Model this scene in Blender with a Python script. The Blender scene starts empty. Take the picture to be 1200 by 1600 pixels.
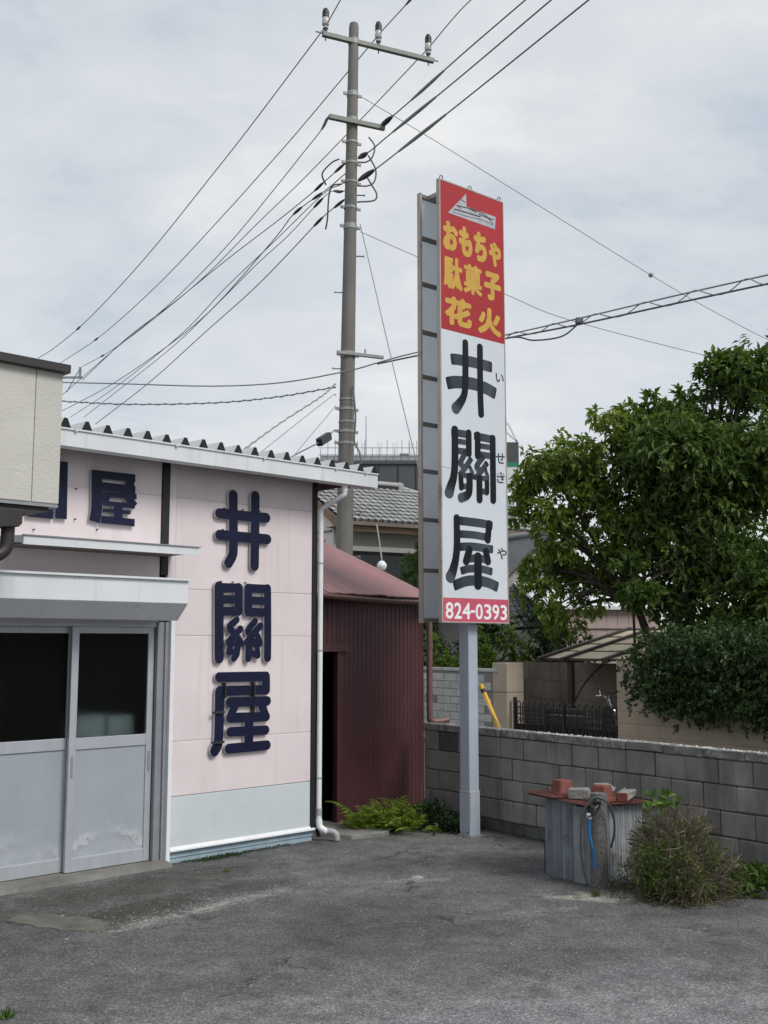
import bpy, bmesh, math, random
import numpy as np
from mathutils import Vector, Matrix
random.seed(7); rng = np.random.default_rng(11)
sc = bpy.context.scene
col = sc.collection
R = math.radians
# ---------------------------------------------------------------- camera, sky, sun, exposure
cam = bpy.data.cameras.new('camera'); cam_o = bpy.data.objects.new('camera', cam); col.objects.link(cam_o)
cam_o.location = (0, 0, 1.85); cam_o.rotation_euler = (R(90+6.957), 0, 0)
cam.sensor_fit = 'HORIZONTAL'; cam.sensor_width = 36; cam.lens = 50.4
cam.clip_start = .05; cam.clip_end = 900
sc.camera = cam_o
SUN_DIR = Vector((.62, -.50, .78)).normalized()
elev = math.asin(SUN_DIR.z); azim = math.atan2(SUN_DIR.x, SUN_DIR.y)
w = bpy.data.worlds.new('World'); sc.world = w; w.use_nodes = True
nt = w.node_tree; nt.nodes.clear()
def N(t, typ, **kw):
    n = t.nodes.new(typ)
    for k, v in kw.items():
        if k in n.inputs.keys(): n.inputs[k].default_value = v
        else: setattr(n, k, v)
    return n
def L(t, a, b): t.links.new(a, b)
def math_n(t, op, a, b=None, clamp=False):
    n = t.nodes.new('ShaderNodeMath'); n.operation = op; n.use_clamp = clamp
    for i, x in enumerate((a, b)):
        if x is None: continue
        if isinstance(x, (int, float)): n.inputs[i].default_value = x
        else: t.links.new(x, n.inputs[i])
    return n.outputs[0]
def ramp(t, fac, stops, interp='LINEAR'):
    n = t.nodes.new('ShaderNodeValToRGB'); n.color_ramp.interpolation = interp
    e = n.color_ramp.elements
    while len(e) < len(stops): e.new(.5)
    for x, (p, c) in zip(e, stops):
        x.position = p; x.color = (*c, 1) if len(c) == 3 else c
    t.links.new(fac, n.inputs[0]); return n.outputs[0]
def mixc(t, fac, a, b, mode='MIX'):
    n = t.nodes.new('ShaderNodeMix'); n.data_type = 'RGBA'; n.blend_type = mode
    for i, x in ((0, fac), (6, a), (7, b)):
        if isinstance(x, (int, float)): n.inputs[i].default_value = x
        elif isinstance(x, tuple): n.inputs[i].default_value = (*x, 1) if len(x) == 3 else x
        else: t.links.new(x, n.inputs[i])
    return n.outputs[2]
def noise(t, vec, scale, detail=4, rough=.55, dist=0):
    n = N(t, 'ShaderNodeTexNoise', Scale=scale, Detail=detail, Roughness=rough, Distortion=dist)
    if vec is not None: t.links.new(vec, n.inputs['Vector'])
    return n.outputs[0]
def mapping(t, vec, scale=(1, 1, 1), loc=(0, 0, 0), rot=(0, 0, 0)):
    n = N(t, 'ShaderNodeMapping'); n.inputs['Scale'].default_value = scale
    n.inputs['Location'].default_value = loc; n.inputs['Rotation'].default_value = rot
    t.links.new(vec, n.inputs['Vector']); return n.outputs[0]
sky = N(nt, 'ShaderNodeTexSky', sky_type='NISHITA', sun_disc=False, sun_elevation=elev, sun_rotation=azim)
tc = N(nt, 'ShaderNodeTexCoord')
sep = N(nt, 'ShaderNodeSeparateXYZ'); L(nt, tc.outputs['Generated'], sep.inputs[0])
den = math_n(nt, 'ADD', math_n(nt, 'MAXIMUM', sep.outputs[2], 0.0), .46)
cmb = N(nt, 'ShaderNodeCombineXYZ')
L(nt, math_n(nt, 'DIVIDE', sep.outputs[0], den), cmb.inputs[0]); L(nt, math_n(nt, 'DIVIDE', sep.outputs[1], den), cmb.inputs[1])
n1 = noise(nt, mapping(nt, cmb.outputs[0], (1.1, 1.5, 1), (3.1, .4, 0)), 1.5, 8, .58, .35)
n2 = noise(nt, mapping(nt, cmb.outputs[0], (1.1, 2.0, 1), (9.2, 5.1, 0)), 4.2, 9, .6, .25)
cl = math_n(nt, 'ADD', math_n(nt, 'MULTIPLY', n1, .65), math_n(nt, 'MULTIPLY', n2, .35))
CLOUD = ramp(nt, cl, [(.36, (3.35, 3.78, 4.30)), (.44, (4.10, 4.40, 4.72)), (.54, (4.72, 4.90, 5.10)), (.64, (5.60, 5.64, 5.66))])
hz = ramp(nt, sep.outputs[2], [(0, (1.10, 1.07, 1.04)), (.30, (1, 1, 1)), (1, (1, 1, 1))])
cloud = mixc(nt, 1.0, CLOUD, hz, 'MULTIPLY')
skyc = mixc(nt, .94, sky.outputs[0], cloud)
bg = N(nt, 'ShaderNodeBackground', Strength=.1); L(nt, skyc, bg.inputs[0])
wo = N(nt, 'ShaderNodeOutputWorld'); L(nt, bg.outputs[0], wo.inputs[0])
sun = bpy.data.lights.new('sun', 'SUN'); sun.energy = 1.5; sun.angle = R(24); sun.color = (1, .96, .9)
sun_o = bpy.data.objects.new('sun', sun); col.objects.link(sun_o)
sun_o.rotation_euler = SUN_DIR.to_track_quat('Z', 'Y').to_euler(); sun_o.location = (8, -8, 20)
sc.view_settings.view_transform = 'Standard'; sc.view_settings.look = 'None'
sc.view_settings.exposure = .66; sc.view_settings.gamma = 1; sc.view_settings.use_curve_mapping = False
sc.render.engine = 'CYCLES'; sc.cycles.max_bounces = 8; sc.cycles.transparent_max_bounces = 8
sc.cycles.use_denoising = True
# ---------------------------------------------------------------- materials
def mat(name, c, rough=.6, metal=0., var=.12, vs=2.5, bump=0., bs=60., streak=0., sc_=(.1, .1, .1), ss=(9, 9, .35), sth=(.52, .72),
        rnd=0., wp=False, blot=0., bc=(.1, .1, .1), bsc=3., bth=(.55, .7), spec=.4):
    m = bpy.data.materials.new(name); m.use_nodes = True; t = m.node_tree
    b = t.nodes['Principled BSDF']
    b.inputs['Roughness'].default_value = rough; b.inputs['Metallic'].default_value = metal
    b.inputs['Specular IOR Level'].default_value = spec
    tc = N(t, 'ShaderNodeTexCoord'); v = tc.outputs['Object']
    oi = None
    if rnd:
        oi = N(t, 'ShaderNodeObjectInfo')
        vm = N(t, 'ShaderNodeVectorMath', operation='ADD'); L(t, v, vm.inputs[0])
        cx = N(t, 'ShaderNodeCombineXYZ'); r9 = math_n(t, 'MULTIPLY', oi.outputs['Random'], 31.)
        for i in range(3): L(t, r9, cx.inputs[i])
        L(t, cx.outputs[0], vm.inputs[1]); v = vm.outputs[0]
    n = noise(t, v, vs, 6, .6)
    lo = tuple(x*(1-var*1.6) for x in c); hi = tuple(min(1, x*(1+var*1.6)) for x in c)
    cc = ramp(t, n, [(.25, lo), (.5, c), (.75, hi)])
    vw = N(t, 'ShaderNodeNewGeometry').outputs['Position'] if wp else v
    if streak:
        s = noise(t, mapping(t, vw, ss), 1., 5, .6)
        f = math_n(t, 'MULTIPLY', ramp(t, s, [(sth[0], (0, 0, 0)), (sth[1], (1, 1, 1))]), streak)
        cc = mixc(t, f, cc, sc_)
    if blot:
        s = noise(t, vw, bsc, 8, .65, .4)
        f = math_n(t, 'MULTIPLY', ramp(t, s, [(bth[0], (0, 0, 0)), (bth[1], (1, 1, 1))]), blot)
        cc = mixc(t, f, cc, bc)
    if rnd:
        k = math_n(t, 'ADD', math_n(t, 'MULTIPLY', math_n(t, 'SUBTRACT', oi.outputs['Random'], .5), rnd), 1.)
        cx2 = N(t, 'ShaderNodeCombineXYZ')
        for i in range(3): L(t, k, cx2.inputs[i])
        cc = mixc(t, 1., cc, cx2.outputs[0], 'MULTIPLY')
    L(t, cc, b.inputs['Base Color'])
    if bump:
        bn = N(t, 'ShaderNodeBump', Strength=bump, Distance=.02)
        L(t, noise(t, v, bs, 5, .6), bn.inputs['Height']); L(t, bn.outputs[0], b.inputs['Normal'])
    return m
def leaf_mat(name, dark, light, trans=.35, rough=.5, spec=.35):
    m = bpy.data.materials.new(name); m.use_nodes = True; t = m.node_tree
    b = t.nodes['Principled BSDF']; b.inputs['Roughness'].default_value = rough; b.inputs['Specular IOR Level'].default_value = spec
    g = N(t, 'ShaderNodeNewGeometry'); tc = N(t, 'ShaderNodeTexCoord')
    f = math_n(t, 'ADD', math_n(t, 'MULTIPLY', g.outputs['Random Per Island'], .55), math_n(t, 'MULTIPLY', noise(t, tc.outputs['Object'], 1.6, 3), .65))
    c = ramp(t, f, [(.25, dark), (.6, tuple((a+b_)/2 for a, b_ in zip(dark, light))), (.95, light)])
    L(t, c, b.inputs['Base Color'])
    tr = N(t, 'ShaderNodeBsdfTranslucent'); L(t, mixc(t, 1., c, (1.25, 1.35, .7), 'MULTIPLY'), tr.inputs[0])
    mx = N(t, 'ShaderNodeMixShader'); mx.inputs[0].default_value = trans
    L(t, b.outputs[0], mx.inputs[1]); L(t, tr.outputs[0], mx.inputs[2]); L(t, mx.outputs[0], t.nodes['Material Output'].inputs[0])
    return m
# ---------------------------------------------------------------- mesh helpers
def smooth_path(pts, n=5):
    if len(pts) < 3: return [Vector(p) for p in pts]
    P = [Vector(p) for p in pts]; P = [2*P[0]-P[1]] + P + [2*P[-1]-P[-2]]
    out = []
    for i in range(1, len(P)-2):
        for k in range(n):
            u = k/n
            out.append(.5*((2*P[i]) + (P[i+1]-P[i-1])*u + (2*P[i-1]-5*P[i]+4*P[i+1]-P[i+2])*u*u + (3*P[i]-P[i-1]-3*P[i+1]+P[i+2])*u**3))
    out.append(P[-2]); return out
class MB:
    def __init__(s): s.v = []; s.f = []; s.m = []; s.ink = None
    def add(s, vs, fs, m=0):
        o = len(s.v); s.v += [tuple(p) for p in vs]
        for f in fs: s.f.append(tuple(i+o for i in f)); s.m.append(m)
        return s
    def box(s, x0, x1, y0, y1, z0, z1, m=0):
        vs = [(x, y, z) for z in (z0, z1) for y in (y0, y1) for x in (x0, x1)]
        return s.add(vs, [(0, 2, 3, 1), (4, 5, 7, 6), (0, 1, 5, 4), (2, 6, 7, 3), (0, 4, 6, 2), (1, 3, 7, 5)], m)
    def bar(s, a, b, wx, wz, m=0, up=(0, 0, 1)):
        a = Vector(a); b = Vector(b); d = (b-a).normalized(); u = Vector(up)
        if abs(d.dot(u)) > .98: u = Vector((1, 0, 0))
        x = d.cross(u).normalized()*wx/2; z = x.cross(d).normalized()*wz/2
        vs = [p+i*x+j*z for p in (a, b) for i, j in ((-1, -1), (1, -1), (1, 1), (-1, 1))]
        return s.add(vs, [(3, 2, 1, 0), (4, 5, 6, 7), (0, 1, 5, 4), (1, 2, 6, 5), (2, 3, 7, 6), (3, 0, 4, 7)], m)
    def tube(s, pts, r, n=8, m=0, cap=True):
        P = [Vector(p) for p in pts]; k = len(P)
        r = [r]*k if isinstance(r, (int, float)) else r
        ref = None; vs = []
        for i in range(k):
            d = (P[min(i+1, k-1)]-P[max(i-1, 0)]).normalized()
            if ref is None:
                ref = d.orthogonal().normalized()
            ref = (ref-d*ref.dot(d))
            ref = ref.normalized() if ref.length > 1e-6 else d.orthogonal().normalized()
            q = d.cross(ref)
            for j in range(n):
                a = 2*math.pi*j/n; vs.append(P[i]+(ref*math.cos(a)+q*math.sin(a))*r[i])
        fs = [(i*n+j, i*n+(j+1) % n, (i+1)*n+(j+1) % n, (i+1)*n+j) for i in range(k-1) for j in range(n)]
        if cap: fs += [tuple(range(n))[::-1], tuple((k-1)*n+j for j in range(n))]
        return s.add(vs, fs, m)
    def lathe(s, prof, c=(0, 0, 0), n=16, m=0):
        vs = [(c[0]+r*math.cos(2*math.pi*j/n), c[1]+r*math.sin(2*math.pi*j/n), c[2]+z) for r, z in prof for j in range(n)]
        k = len(prof)
        fs = [(i*n+j, i*n+(j+1) % n, (i+1)*n+(j+1) % n, (i+1)*n+j) for i in range(k-1) for j in range(n)]
        fs += [tuple(range(n))[::-1], tuple((k-1)*n+j for j in range(n))]
        return s.add(vs, fs, m)
    def prism(s, poly, axis, a, b, m=0, side=None):
        n = len(poly)
        def P(p, h): return {'x': (h, p[0], p[1]), 'y': (p[0], h, p[1]), 'z': (p[0], p[1], h)}[axis]
        vs = [P(p, a) for p in poly]+[P(p, b) for p in poly]
        s.add(vs, [tuple(range(n)), tuple(range(2*n-1, n-1, -1))], m)
        o = len(s.v)-2*n
        for i in range(n):
            s.f.append((o+i, o+n+i, o+n+(i+1) % n, o+(i+1) % n)); s.m.append(m if side is None else side)
        return s
    def stroke(s, pts, wd, cap, y0, y1, m=0, side=None):
        """brush or board stroke in the x-z plane, front at y0, back at y1"""
        P = smooth_path([(p[0], p[1], 0) for p in pts], 6) if len(pts) > 2 else [Vector((*p, 0)) for p in pts]
        k = len(P)
        if isinstance(wd, (int, float)): W = [wd]*k
        else: W = list(np.interp(np.linspace(0, len(wd)-1, k), range(len(wd)), wd))
        Lf, Rt = [], []
        for i in range(k):
            d = (P[min(i+1, k-1)]-P[max(i-1, 0)]).normalized(); q = Vector((-d.y, d.x, 0))
            Lf.append(P[i]+q*W[i]/2); Rt.append(P[i]-q*W[i]/2)
        d0 = (P[0]-P[1]).normalized(); d1 = (P[-1]-P[-2]).normalized()
        ex = {'r': 1., 'f': 0., 'g': .28, 'd': .85}[cap]
        def capv(c, d, w_, sgn):
            q = Vector((-d.y, d.x, 0))
            if ex == 0: return []
            pw = 1. if ex > .5 else .55
            out = []
            for j in range(1, 8):
                a = math.pi*(j/8-.5)
                sx = math.copysign(abs(math.sin(a))**pw, math.sin(a))
                out.append(c+q*sx*w_/2*sgn+d*math.cos(a)**pw*w_/2*ex)
            return out
        cE = capv(P[-1], d1, W[-1], -1); cS = capv(P[0], d0, W[0], -1)
        out = Lf+cE+Rt[::-1]+cS; n = len(out)
        vs = [(p.x, y0, p.y) for p in out]+[(p.x, y1, p.y) for p in out]
        R_ = lambda i: k+len(cE)+(k-1-i)
        fs = [(i, i+1, R_(i+1), R_(i)) for i in range(k-1)]
        if cE: fs.append(tuple([k-1]+list(range(k, k+len(cE)))+[R_(k-1)]))
        if cS: fs.append(tuple([R_(0)]+list(range(n-len(cS), n))+[0]))
        back = [tuple(j+n for j in f[::-1]) for f in fs]
        o = len(s.v); s.add(vs, fs+back, m)
        for i in range(n):
            s.f.append((o+i, o+n+i, o+n+(i+1) % n, o+(i+1) % n)); s.m.append(m if side is None else side)
        if s.ink is not None:
            par = [i/(k-1) for i in range(k)]+[1]*len(cE)+[1-i/(k-1) for i in range(k)]+[0]*len(cS)
            s.ink += par+par
        return s
    def mesh(s, name, mats, smooth=False, fix=True, auto=None):
        me = bpy.data.meshes.new(name); me.from_pydata(s.v, [], s.f)
        for m in (mats if isinstance(mats, (list, tuple)) else [mats]): me.materials.append(m)
        me.polygons.foreach_set('material_index', s.m)
        if fix:
            bm = bmesh.new(); bm.from_mesh(me); bmesh.ops.recalc_face_normals(bm, faces=bm.faces); bm.to_mesh(me); bm.free()
        if smooth:
            me.polygons.foreach_set('use_smooth', [True]*len(me.polygons))
            if auto:
                try: me.set_sharp_from_angle(angle=R(auto))
                except Exception: pass
        if s.ink is not None and len(s.ink) == len(me.vertices):
            a = me.attributes.new('ink', 'FLOAT', 'POINT'); a.data.foreach_set('value', s.ink)
        me.update(); return me
    def build(s, name, mats, parent=None, smooth=False, fix=True, loc=None, bevel=0, auto=40, **tags):
        o = bpy.data.objects.new(name, s.mesh(name, mats, smooth, fix, auto)); col.objects.link(o)
        if parent is not None: o.parent = parent
        if loc is not None: o.location = loc
        if bevel:
            b = o.modifiers.new('bevel', 'BEVEL'); b.width = bevel; b.segments = 2; b.limit_method = 'ANGLE'
        for k, v in tags.items(): o[k] = v
        return o
def root(name, loc, head, label, cat, group=None, kind=None):
    """an Empty at the thing's base; its x axis points along the compass heading, y away from the viewer's side"""
    o = bpy.data.objects.new(name, None); col.objects.link(o); o.empty_display_size = .2
    o.location = loc; o.rotation_euler = (0, 0, R(90-head)); o['label'] = label; o['category'] = cat
    if group: o['group'] = group
    if kind: o['kind'] = kind
    return o
def inst(name, me, parent, loc=(0, 0, 0), rot=(0, 0, 0), scl=(1, 1, 1), **tags):
    o = bpy.data.objects.new(name, me); col.objects.link(o); o.parent = parent
    o.location = loc; o.rotation_euler = rot; o.scale = scl
    for k, v in tags.items(): o[k] = v
    return o
def bevel_box(name, dx, dy, dz, b, m, rough=0.):
    bm = bmesh.new(); bmesh.ops.create_cube(bm, size=1)
    for v in bm.verts: v.co = Vector((v.co.x*dx, v.co.y*dy, v.co.z*dz))
    bmesh.ops.bevel(bm, geom=list(bm.edges), offset=b, segments=1, affect='EDGES')
    if rough:
        for v in bm.verts: v.co += Vector(rng.normal(0, rough, 3))
    me = bpy.data.meshes.new(name); bm.to_mesh(me); bm.free(); me.materials.append(m); return me
def leaves_mesh(name, pos, axis, nrm, ln, wd, m, fold=.25):
    pos = np.asarray(pos); axis = np.asarray(axis); nrm = np.asarray(nrm)
    axis = axis/np.linalg.norm(axis, axis=1, keepdims=True)
    side = np.cross(axis, nrm); side /= (np.linalg.norm(side, axis=1, keepdims=True)+1e-9)
    up = np.cross(side, axis)
    ln = np.asarray(ln)[:, None]; wd = np.asarray(wd)[:, None]
    mid = pos+axis*ln*.45
    a = mid+side*wd*.5+up*wd*fold; b = mid-side*wd*.5+up*wd*fold; tip = pos+axis*ln-up*ln*.12
    n = len(pos); V = np.stack([pos, a, tip, b], 1).reshape(-1, 3)
    i = np.arange(n)*4
    F = np.stack([np.stack([i, i+1, i+2], 1), np.stack([i, i+2, i+3], 1)], 1).reshape(-1, 3)
    me = bpy.data.meshes.new(name); me.from_pydata(V.tolist(), [], F.tolist()); me.materials.append(m); me.update(); return me
def crown_mesh(name, blobs, density, ll, lw, m, twig=.35, per=12, droop=.35, inner=.55, depth=.9, jit=.5, flat=1.):
    pos, ax, nr = [], [], []
    for bl in blobs:
        x, y, z, r = bl
        nt_ = max(3, int(density*r*r))
        d = rng.normal(size=(nt_, 3)); d /= np.linalg.norm(d, axis=1, keepdims=True)
        rad = r*(inner+(1-inner)*rng.random(nt_)**.6)*(1+.12*rng.normal(size=nt_))
        o = np.array([x, y, z])+d*rad[:, None]*np.array([1, depth, flat])
        td = d+rng.normal(0, jit, (nt_, 3)); td[:, 2] -= droop*.5; td /= np.linalg.norm(td, axis=1, keepdims=True)
        tl = twig*min(1, r*1.6)*(.6+.8*rng.random(nt_))
        for k in range(per):
            u = (k+rng.random(nt_))/per
            p = o+td*(u*tl)[:, None]; p[:, 2] -= droop*tl*u*u*.6
            s = rng.normal(0, .75, (nt_, 3)); a = td*.7+s; a[:, 2] -= droop
            nn = np.array([0, 0, 1.])+rng.normal(0, .45, (nt_, 3))+d*.35
            pos.append(p); ax.append(a); nr.append(nn)
    pos = np.concatenate(pos); ax = np.concatenate(ax); nr = np.concatenate(nr); n = len(pos)
    s = .45+1.0*rng.random(n)
    return leaves_mesh(name, pos, ax, nr, ll*s, lw*s*rng.uniform(.85, 1.2, n), m)
def text_mesh(ch, x0, x1, z0, z1, y, bold, m, thick=.0012):
    """one glyph as a flat film; bold lays shifted copies of it over each other"""
    cu = bpy.data.curves.new('t', 'FONT'); cu.body = ch; cu.size = 1; cu.resolution_u = 3
    ob = bpy.data.objects.new('t', cu); col.objects.link(ob)
    dg = bpy.context.evaluated_depsgraph_get(); dg.update()
    me = bpy.data.meshes.new_from_object(ob.evaluated_get(dg)); bpy.data.objects.remove(ob); bpy.data.curves.remove(cu)
    n = len(me.vertices); a = np.empty(n*3, dtype=np.float32); me.vertices.foreach_get('co', a); a = a.reshape(-1, 3)[:, :2].astype(float)
    F = [tuple(p.vertices) for p in me.polygons]; bpy.data.meshes.remove(me)
    lo = a.min(0); hi = a.max(0); b = bold/2*(z1-z0)
    gx = x0+b+(a[:, 0]-lo[0])/(hi[0]-lo[0])*(x1-x0-2*b); gz = z0+b+(a[:, 1]-lo[1])/(hi[1]-lo[1])*(z1-z0-2*b)
    V, FF = [], []; k = 12 if bold else 1
    for j in range(k):
        c = 2*math.pi*j/k; o = len(V)
        V += [(x+b*math.cos(c), y-.0004-thick*j/k, z+b*math.sin(c)) for x, z in zip(gx, gz)]; FF += [tuple(i+o for i in f) for f in F]
    me = bpy.data.meshes.new('glyph'); me.from_pydata(V, [], FF); me.materials.append(m); me.update(); return me
def frame(O, head):
    a = R(head); d = Vector((math.sin(a), math.cos(a), 0)); n = Vector((math.cos(a), -math.sin(a), 0)); O = Vector(O)
    return lambda s, t, z=0: O+d*s+n*t+Vector((0, 0, z))
# ---------------------------------------------------------------- traced outlines, in metres on their own wall or sign plane
WELL = [([(-1.009, 3.191), (-0.997, 2.73), (-1.006, 2.641), (-1.047, 2.571)], 0.098, 'r'), ([(-0.759, 3.205), (-0.756, 2.801), (-0.756, 2.558)], 0.098, 'r'), ([(-1.157, 3.011), (-0.902, 3.01), (-0.628, 3.013)], 0.094, 'r'), ([(-1.153, 2.816), (-0.899, 2.815), (-0.614, 2.813)], 0.094, 'r')]
GATE = [([(-1.146, 2.352), (-1.131, 1.719)], 0.098, 'r'), ([(-1.148, 2.345), (-0.935, 2.349)], 0.08, 'r'), ([(-1.143, 2.24), (-0.933, 2.243)], 0.075, 'r'), ([(-1.141, 2.132), (-0.935, 2.139)], 0.078, 'r'), ([(-0.933, 2.349), (-0.93, 2.14)], 0.09, 'r'), ([(-0.604, 2.354), (-0.595, 1.978), (-0.593, 1.717)], 0.082, 'r'), ([(-0.826, 2.349), (-0.608, 2.349)], 0.08, 'r'), ([(-0.829, 2.239), (-0.602, 2.236)], 0.075, 'r'), ([(-0.822, 2.133), (-0.6, 2.132)], 0.078, 'r'), ([(-0.826, 2.349), (-0.821, 2.135)], 0.088, 'r'), ([(-0.95, 2.06), (-1.028, 1.992), (-0.968, 1.941)], 0.066, 'r'), ([(-0.907, 1.978), (-0.968, 1.927), (-1.036, 1.862)], 0.066, 'r'), ([(-1.032, 1.862), (-0.917, 1.85)], 0.07, 'r'), ([(-0.929, 1.897), (-0.892, 1.85)], 0.06, 'r'), ([(-1.015, 1.847), (-1.025, 1.784)], 0.06, 'r'), ([(-1.034, 1.771), (-0.952, 1.777)], 0.055, 'r'), ([(-0.939, 1.85), (-0.942, 1.76), (-0.974, 1.717)], 0.066, 'r'), ([(-0.745, 2.051), (-0.823, 1.965), (-0.785, 1.922)], 0.066, 'r'), ([(-0.684, 2.008), (-0.764, 1.935), (-0.834, 1.861)], 0.066, 'r'), ([(-0.83, 1.861), (-0.698, 1.847)], 0.075, 'r'), ([(-0.717, 1.922), (-0.686, 1.857)], 0.06, 'r'), ([(-0.813, 1.847), (-0.818, 1.712)], 0.066, 'r'), ([(-0.721, 1.84), (-0.709, 1.745)], 0.06, 'r'), ([(-0.777, 1.759), (-0.709, 1.738)], 0.06, 'r')]
SHOP_C = [([(-1.128, 1.551), (-0.612, 1.548)], 0.088, 'r'), ([(-0.608, 1.547), (-0.605, 1.425)], 0.092, 'r'), ([(-1.114, 1.43), (-0.61, 1.428)], 0.088, 'r'), ([(-1.119, 1.427), (-1.118, 1.12), (-1.122, 1.023), (-1.13, 0.959), (-1.161, 0.913)], 0.098, 'r'), ([(-1.008, 1.328), (-0.591, 1.324)], 0.088, 'r'), ([(-0.952, 1.296), (-1.002, 1.196)], 0.085, 'r'), ([(-0.655, 1.291), (-0.606, 1.191)], 0.085, 'r'), ([(-1.001, 1.19), (-0.601, 1.184)], 0.088, 'r'), ([(-0.999, 1.068), (-0.605, 1.063)], 0.085, 'r'), ([(-0.796, 1.183), (-0.794, 0.931)], 0.098, 'r'), ([(-1.012, 0.922), (-0.589, 0.926)], 0.088, 'r')]
SHOP2 = [([(-2.414, 3.235), (-2.021, 3.238)], 0.068, 'f'), ([(-2.074, 3.251), (-2.07, 3.126)], 0.085, 'f'), ([(-2.402, 3.14), (-2.018, 3.139)], 0.072, 'f'), ([(-2.384, 3.269), (-2.374, 2.994), (-2.378, 2.912), (-2.391, 2.838)], 0.098, 'f'), ([(-2.338, 3.071), (-2.004, 3.083)], 0.045, 'f'), ([(-2.287, 3.063), (-2.307, 3.0)], 0.07, 'f'), ([(-2.098, 3.076), (-2.019, 3.0)], 0.07, 'f'), ([(-2.321, 3.001), (-2.019, 3.0)], 0.042, 'f'), ([(-2.319, 2.94), (-2.059, 2.943)], 0.034, 'f'), ([(-2.179, 3.022), (-2.174, 2.862)], 0.085, 'f'), ([(-2.331, 2.863), (-2.017, 2.859)], 0.064, 'f')]
GATE2 = [([(-2.692, 3.305), (-2.684, 2.839)], 0.1, 'f'), ([(-2.975, 2.864), (-2.753, 2.861)], 0.06, 'f'), ([(-2.926, 2.905), (-2.755, 2.905)], 0.1, 'f'), ([(-2.875, 2.91), (-2.862, 2.842)], 0.1, 'f'), ([(-2.989, 3.207), (-2.688, 3.215)], 0.08, 'f'), ([(-2.934, 3.09), (-2.683, 3.096)], 0.06, 'f')]
P_WELL = [([(-0.29, 4.639), (-0.221, 4.648), (0.01, 4.657), (0.259, 4.651)], 0.112, 'g'), ([(-0.348, 4.388), (-0.259, 4.412), (-0.127, 4.429), (0.025, 4.434), (0.189, 4.416), (0.308, 4.385)], 0.125, 'g'), ([(-0.106, 4.843), (-0.107, 4.612), (-0.114, 4.383), (-0.138, 4.281), (-0.196, 4.202), (-0.246, 4.149)], [0.072, 0.078, 0.078, 0.08, 0.1, 0.115], 'd'), ([(0.101, 4.834), (0.099, 4.382), (0.108, 4.137)], 0.078, 'd')]
P_GATE = [([(-0.297, 3.905), (-0.041, 3.906)], 0.075, 'g'), ([(-0.239, 3.823), (-0.09, 3.825)], 0.055, 'g'), ([(-0.241, 3.727), (-0.092, 3.732)], 0.065, 'g'), ([(-0.07, 3.928), (-0.07, 3.715)], 0.075, 'd'), ([(0.016, 3.905), (0.295, 3.9)], 0.08, 'g'), ([(0.079, 3.813), (0.243, 3.815)], 0.055, 'g'), ([(0.078, 3.725), (0.242, 3.727)], 0.065, 'g'), ([(0.054, 3.924), (0.052, 3.706)], 0.075, 'd'), ([(-0.262, 3.939), (-0.263, 3.623), (-0.282, 3.463), (-0.318, 3.371), (-0.344, 3.299)], [0.08, 0.085, 0.085, 0.1, 0.115], 'd'), ([(0.268, 3.915), (0.267, 3.615), (0.266, 3.276)], 0.078, 'd'), ([(-0.109, 3.73), (-0.185, 3.612), (-0.133, 3.573)], 0.062, 'g'), ([(-0.039, 3.67), (-0.111, 3.582), (-0.195, 3.493)], 0.06, 'g'), ([(-0.208, 3.495), (-0.015, 3.492)], 0.05, 'g'), ([(-0.063, 3.587), (-0.015, 3.521)], 0.04, 'g'), ([(-0.184, 3.463), (-0.177, 3.365)], 0.06, 'd'), ([(-0.184, 3.377), (-0.114, 3.387)], 0.055, 'g'), ([(-0.067, 3.494), (-0.068, 3.369), (-0.097, 3.302), (-0.185, 3.266)], [0.075, 0.078, 0.085, 0.09], 'd'), ([(0.127, 3.705), (0.035, 3.597), (0.089, 3.564)], 0.062, 'g'), ([(0.183, 3.649), (0.102, 3.559), (0.025, 3.487)], 0.06, 'g'), ([(-0.006, 3.49), (0.201, 3.488)], 0.05, 'g'), ([(0.157, 3.584), (0.192, 3.507)], 0.04, 'g'), ([(0.07, 3.488), (0.071, 3.266)], 0.075, 'd'), ([(0.178, 3.453), (0.176, 3.346)], 0.055, 'd'), ([(0.099, 3.36), (0.171, 3.352)], 0.055, 'g')]
P_SHOP = [([(-0.226, 3.038), (0.087, 3.033), (0.242, 3.021)], 0.085, 'g'), ([(0.203, 3.039), (0.181, 2.87)], 0.08, 'd'), ([(-0.217, 2.907), (-0.02, 2.91), (0.138, 2.901)], 0.075, 'g'), ([(-0.246, 3.066), (-0.244, 2.81), (-0.263, 2.662), (-0.3, 2.55), (-0.336, 2.482)], [0.075, 0.082, 0.085, 0.1, 0.12], 'd'), ([(-0.198, 2.783), (-0.022, 2.794), (0.244, 2.782)], 0.08, 'g'), ([(-0.075, 2.761), (-0.123, 2.643)], 0.085, 'd'), ([(0.152, 2.758), (0.182, 2.654)], 0.08, 'd'), ([(-0.128, 2.662), (0.029, 2.684), (0.201, 2.668)], 0.075, 'g'), ([(-0.186, 2.549), (-0.077, 2.574), (0.08, 2.579), (0.231, 2.559)], 0.075, 'g'), ([(0.04, 2.699), (0.038, 2.415)], 0.1, 'd'), ([(-0.279, 2.404), (-0.13, 2.45), (0.026, 2.463), (0.184, 2.446), (0.307, 2.41)], 0.1, 'g')]
ARROW = [(-0.329, 6.14), (-0.075, 6.408), (-0.07, 6.273), (0.352, 6.272), (0.342, 6.135)]
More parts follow.
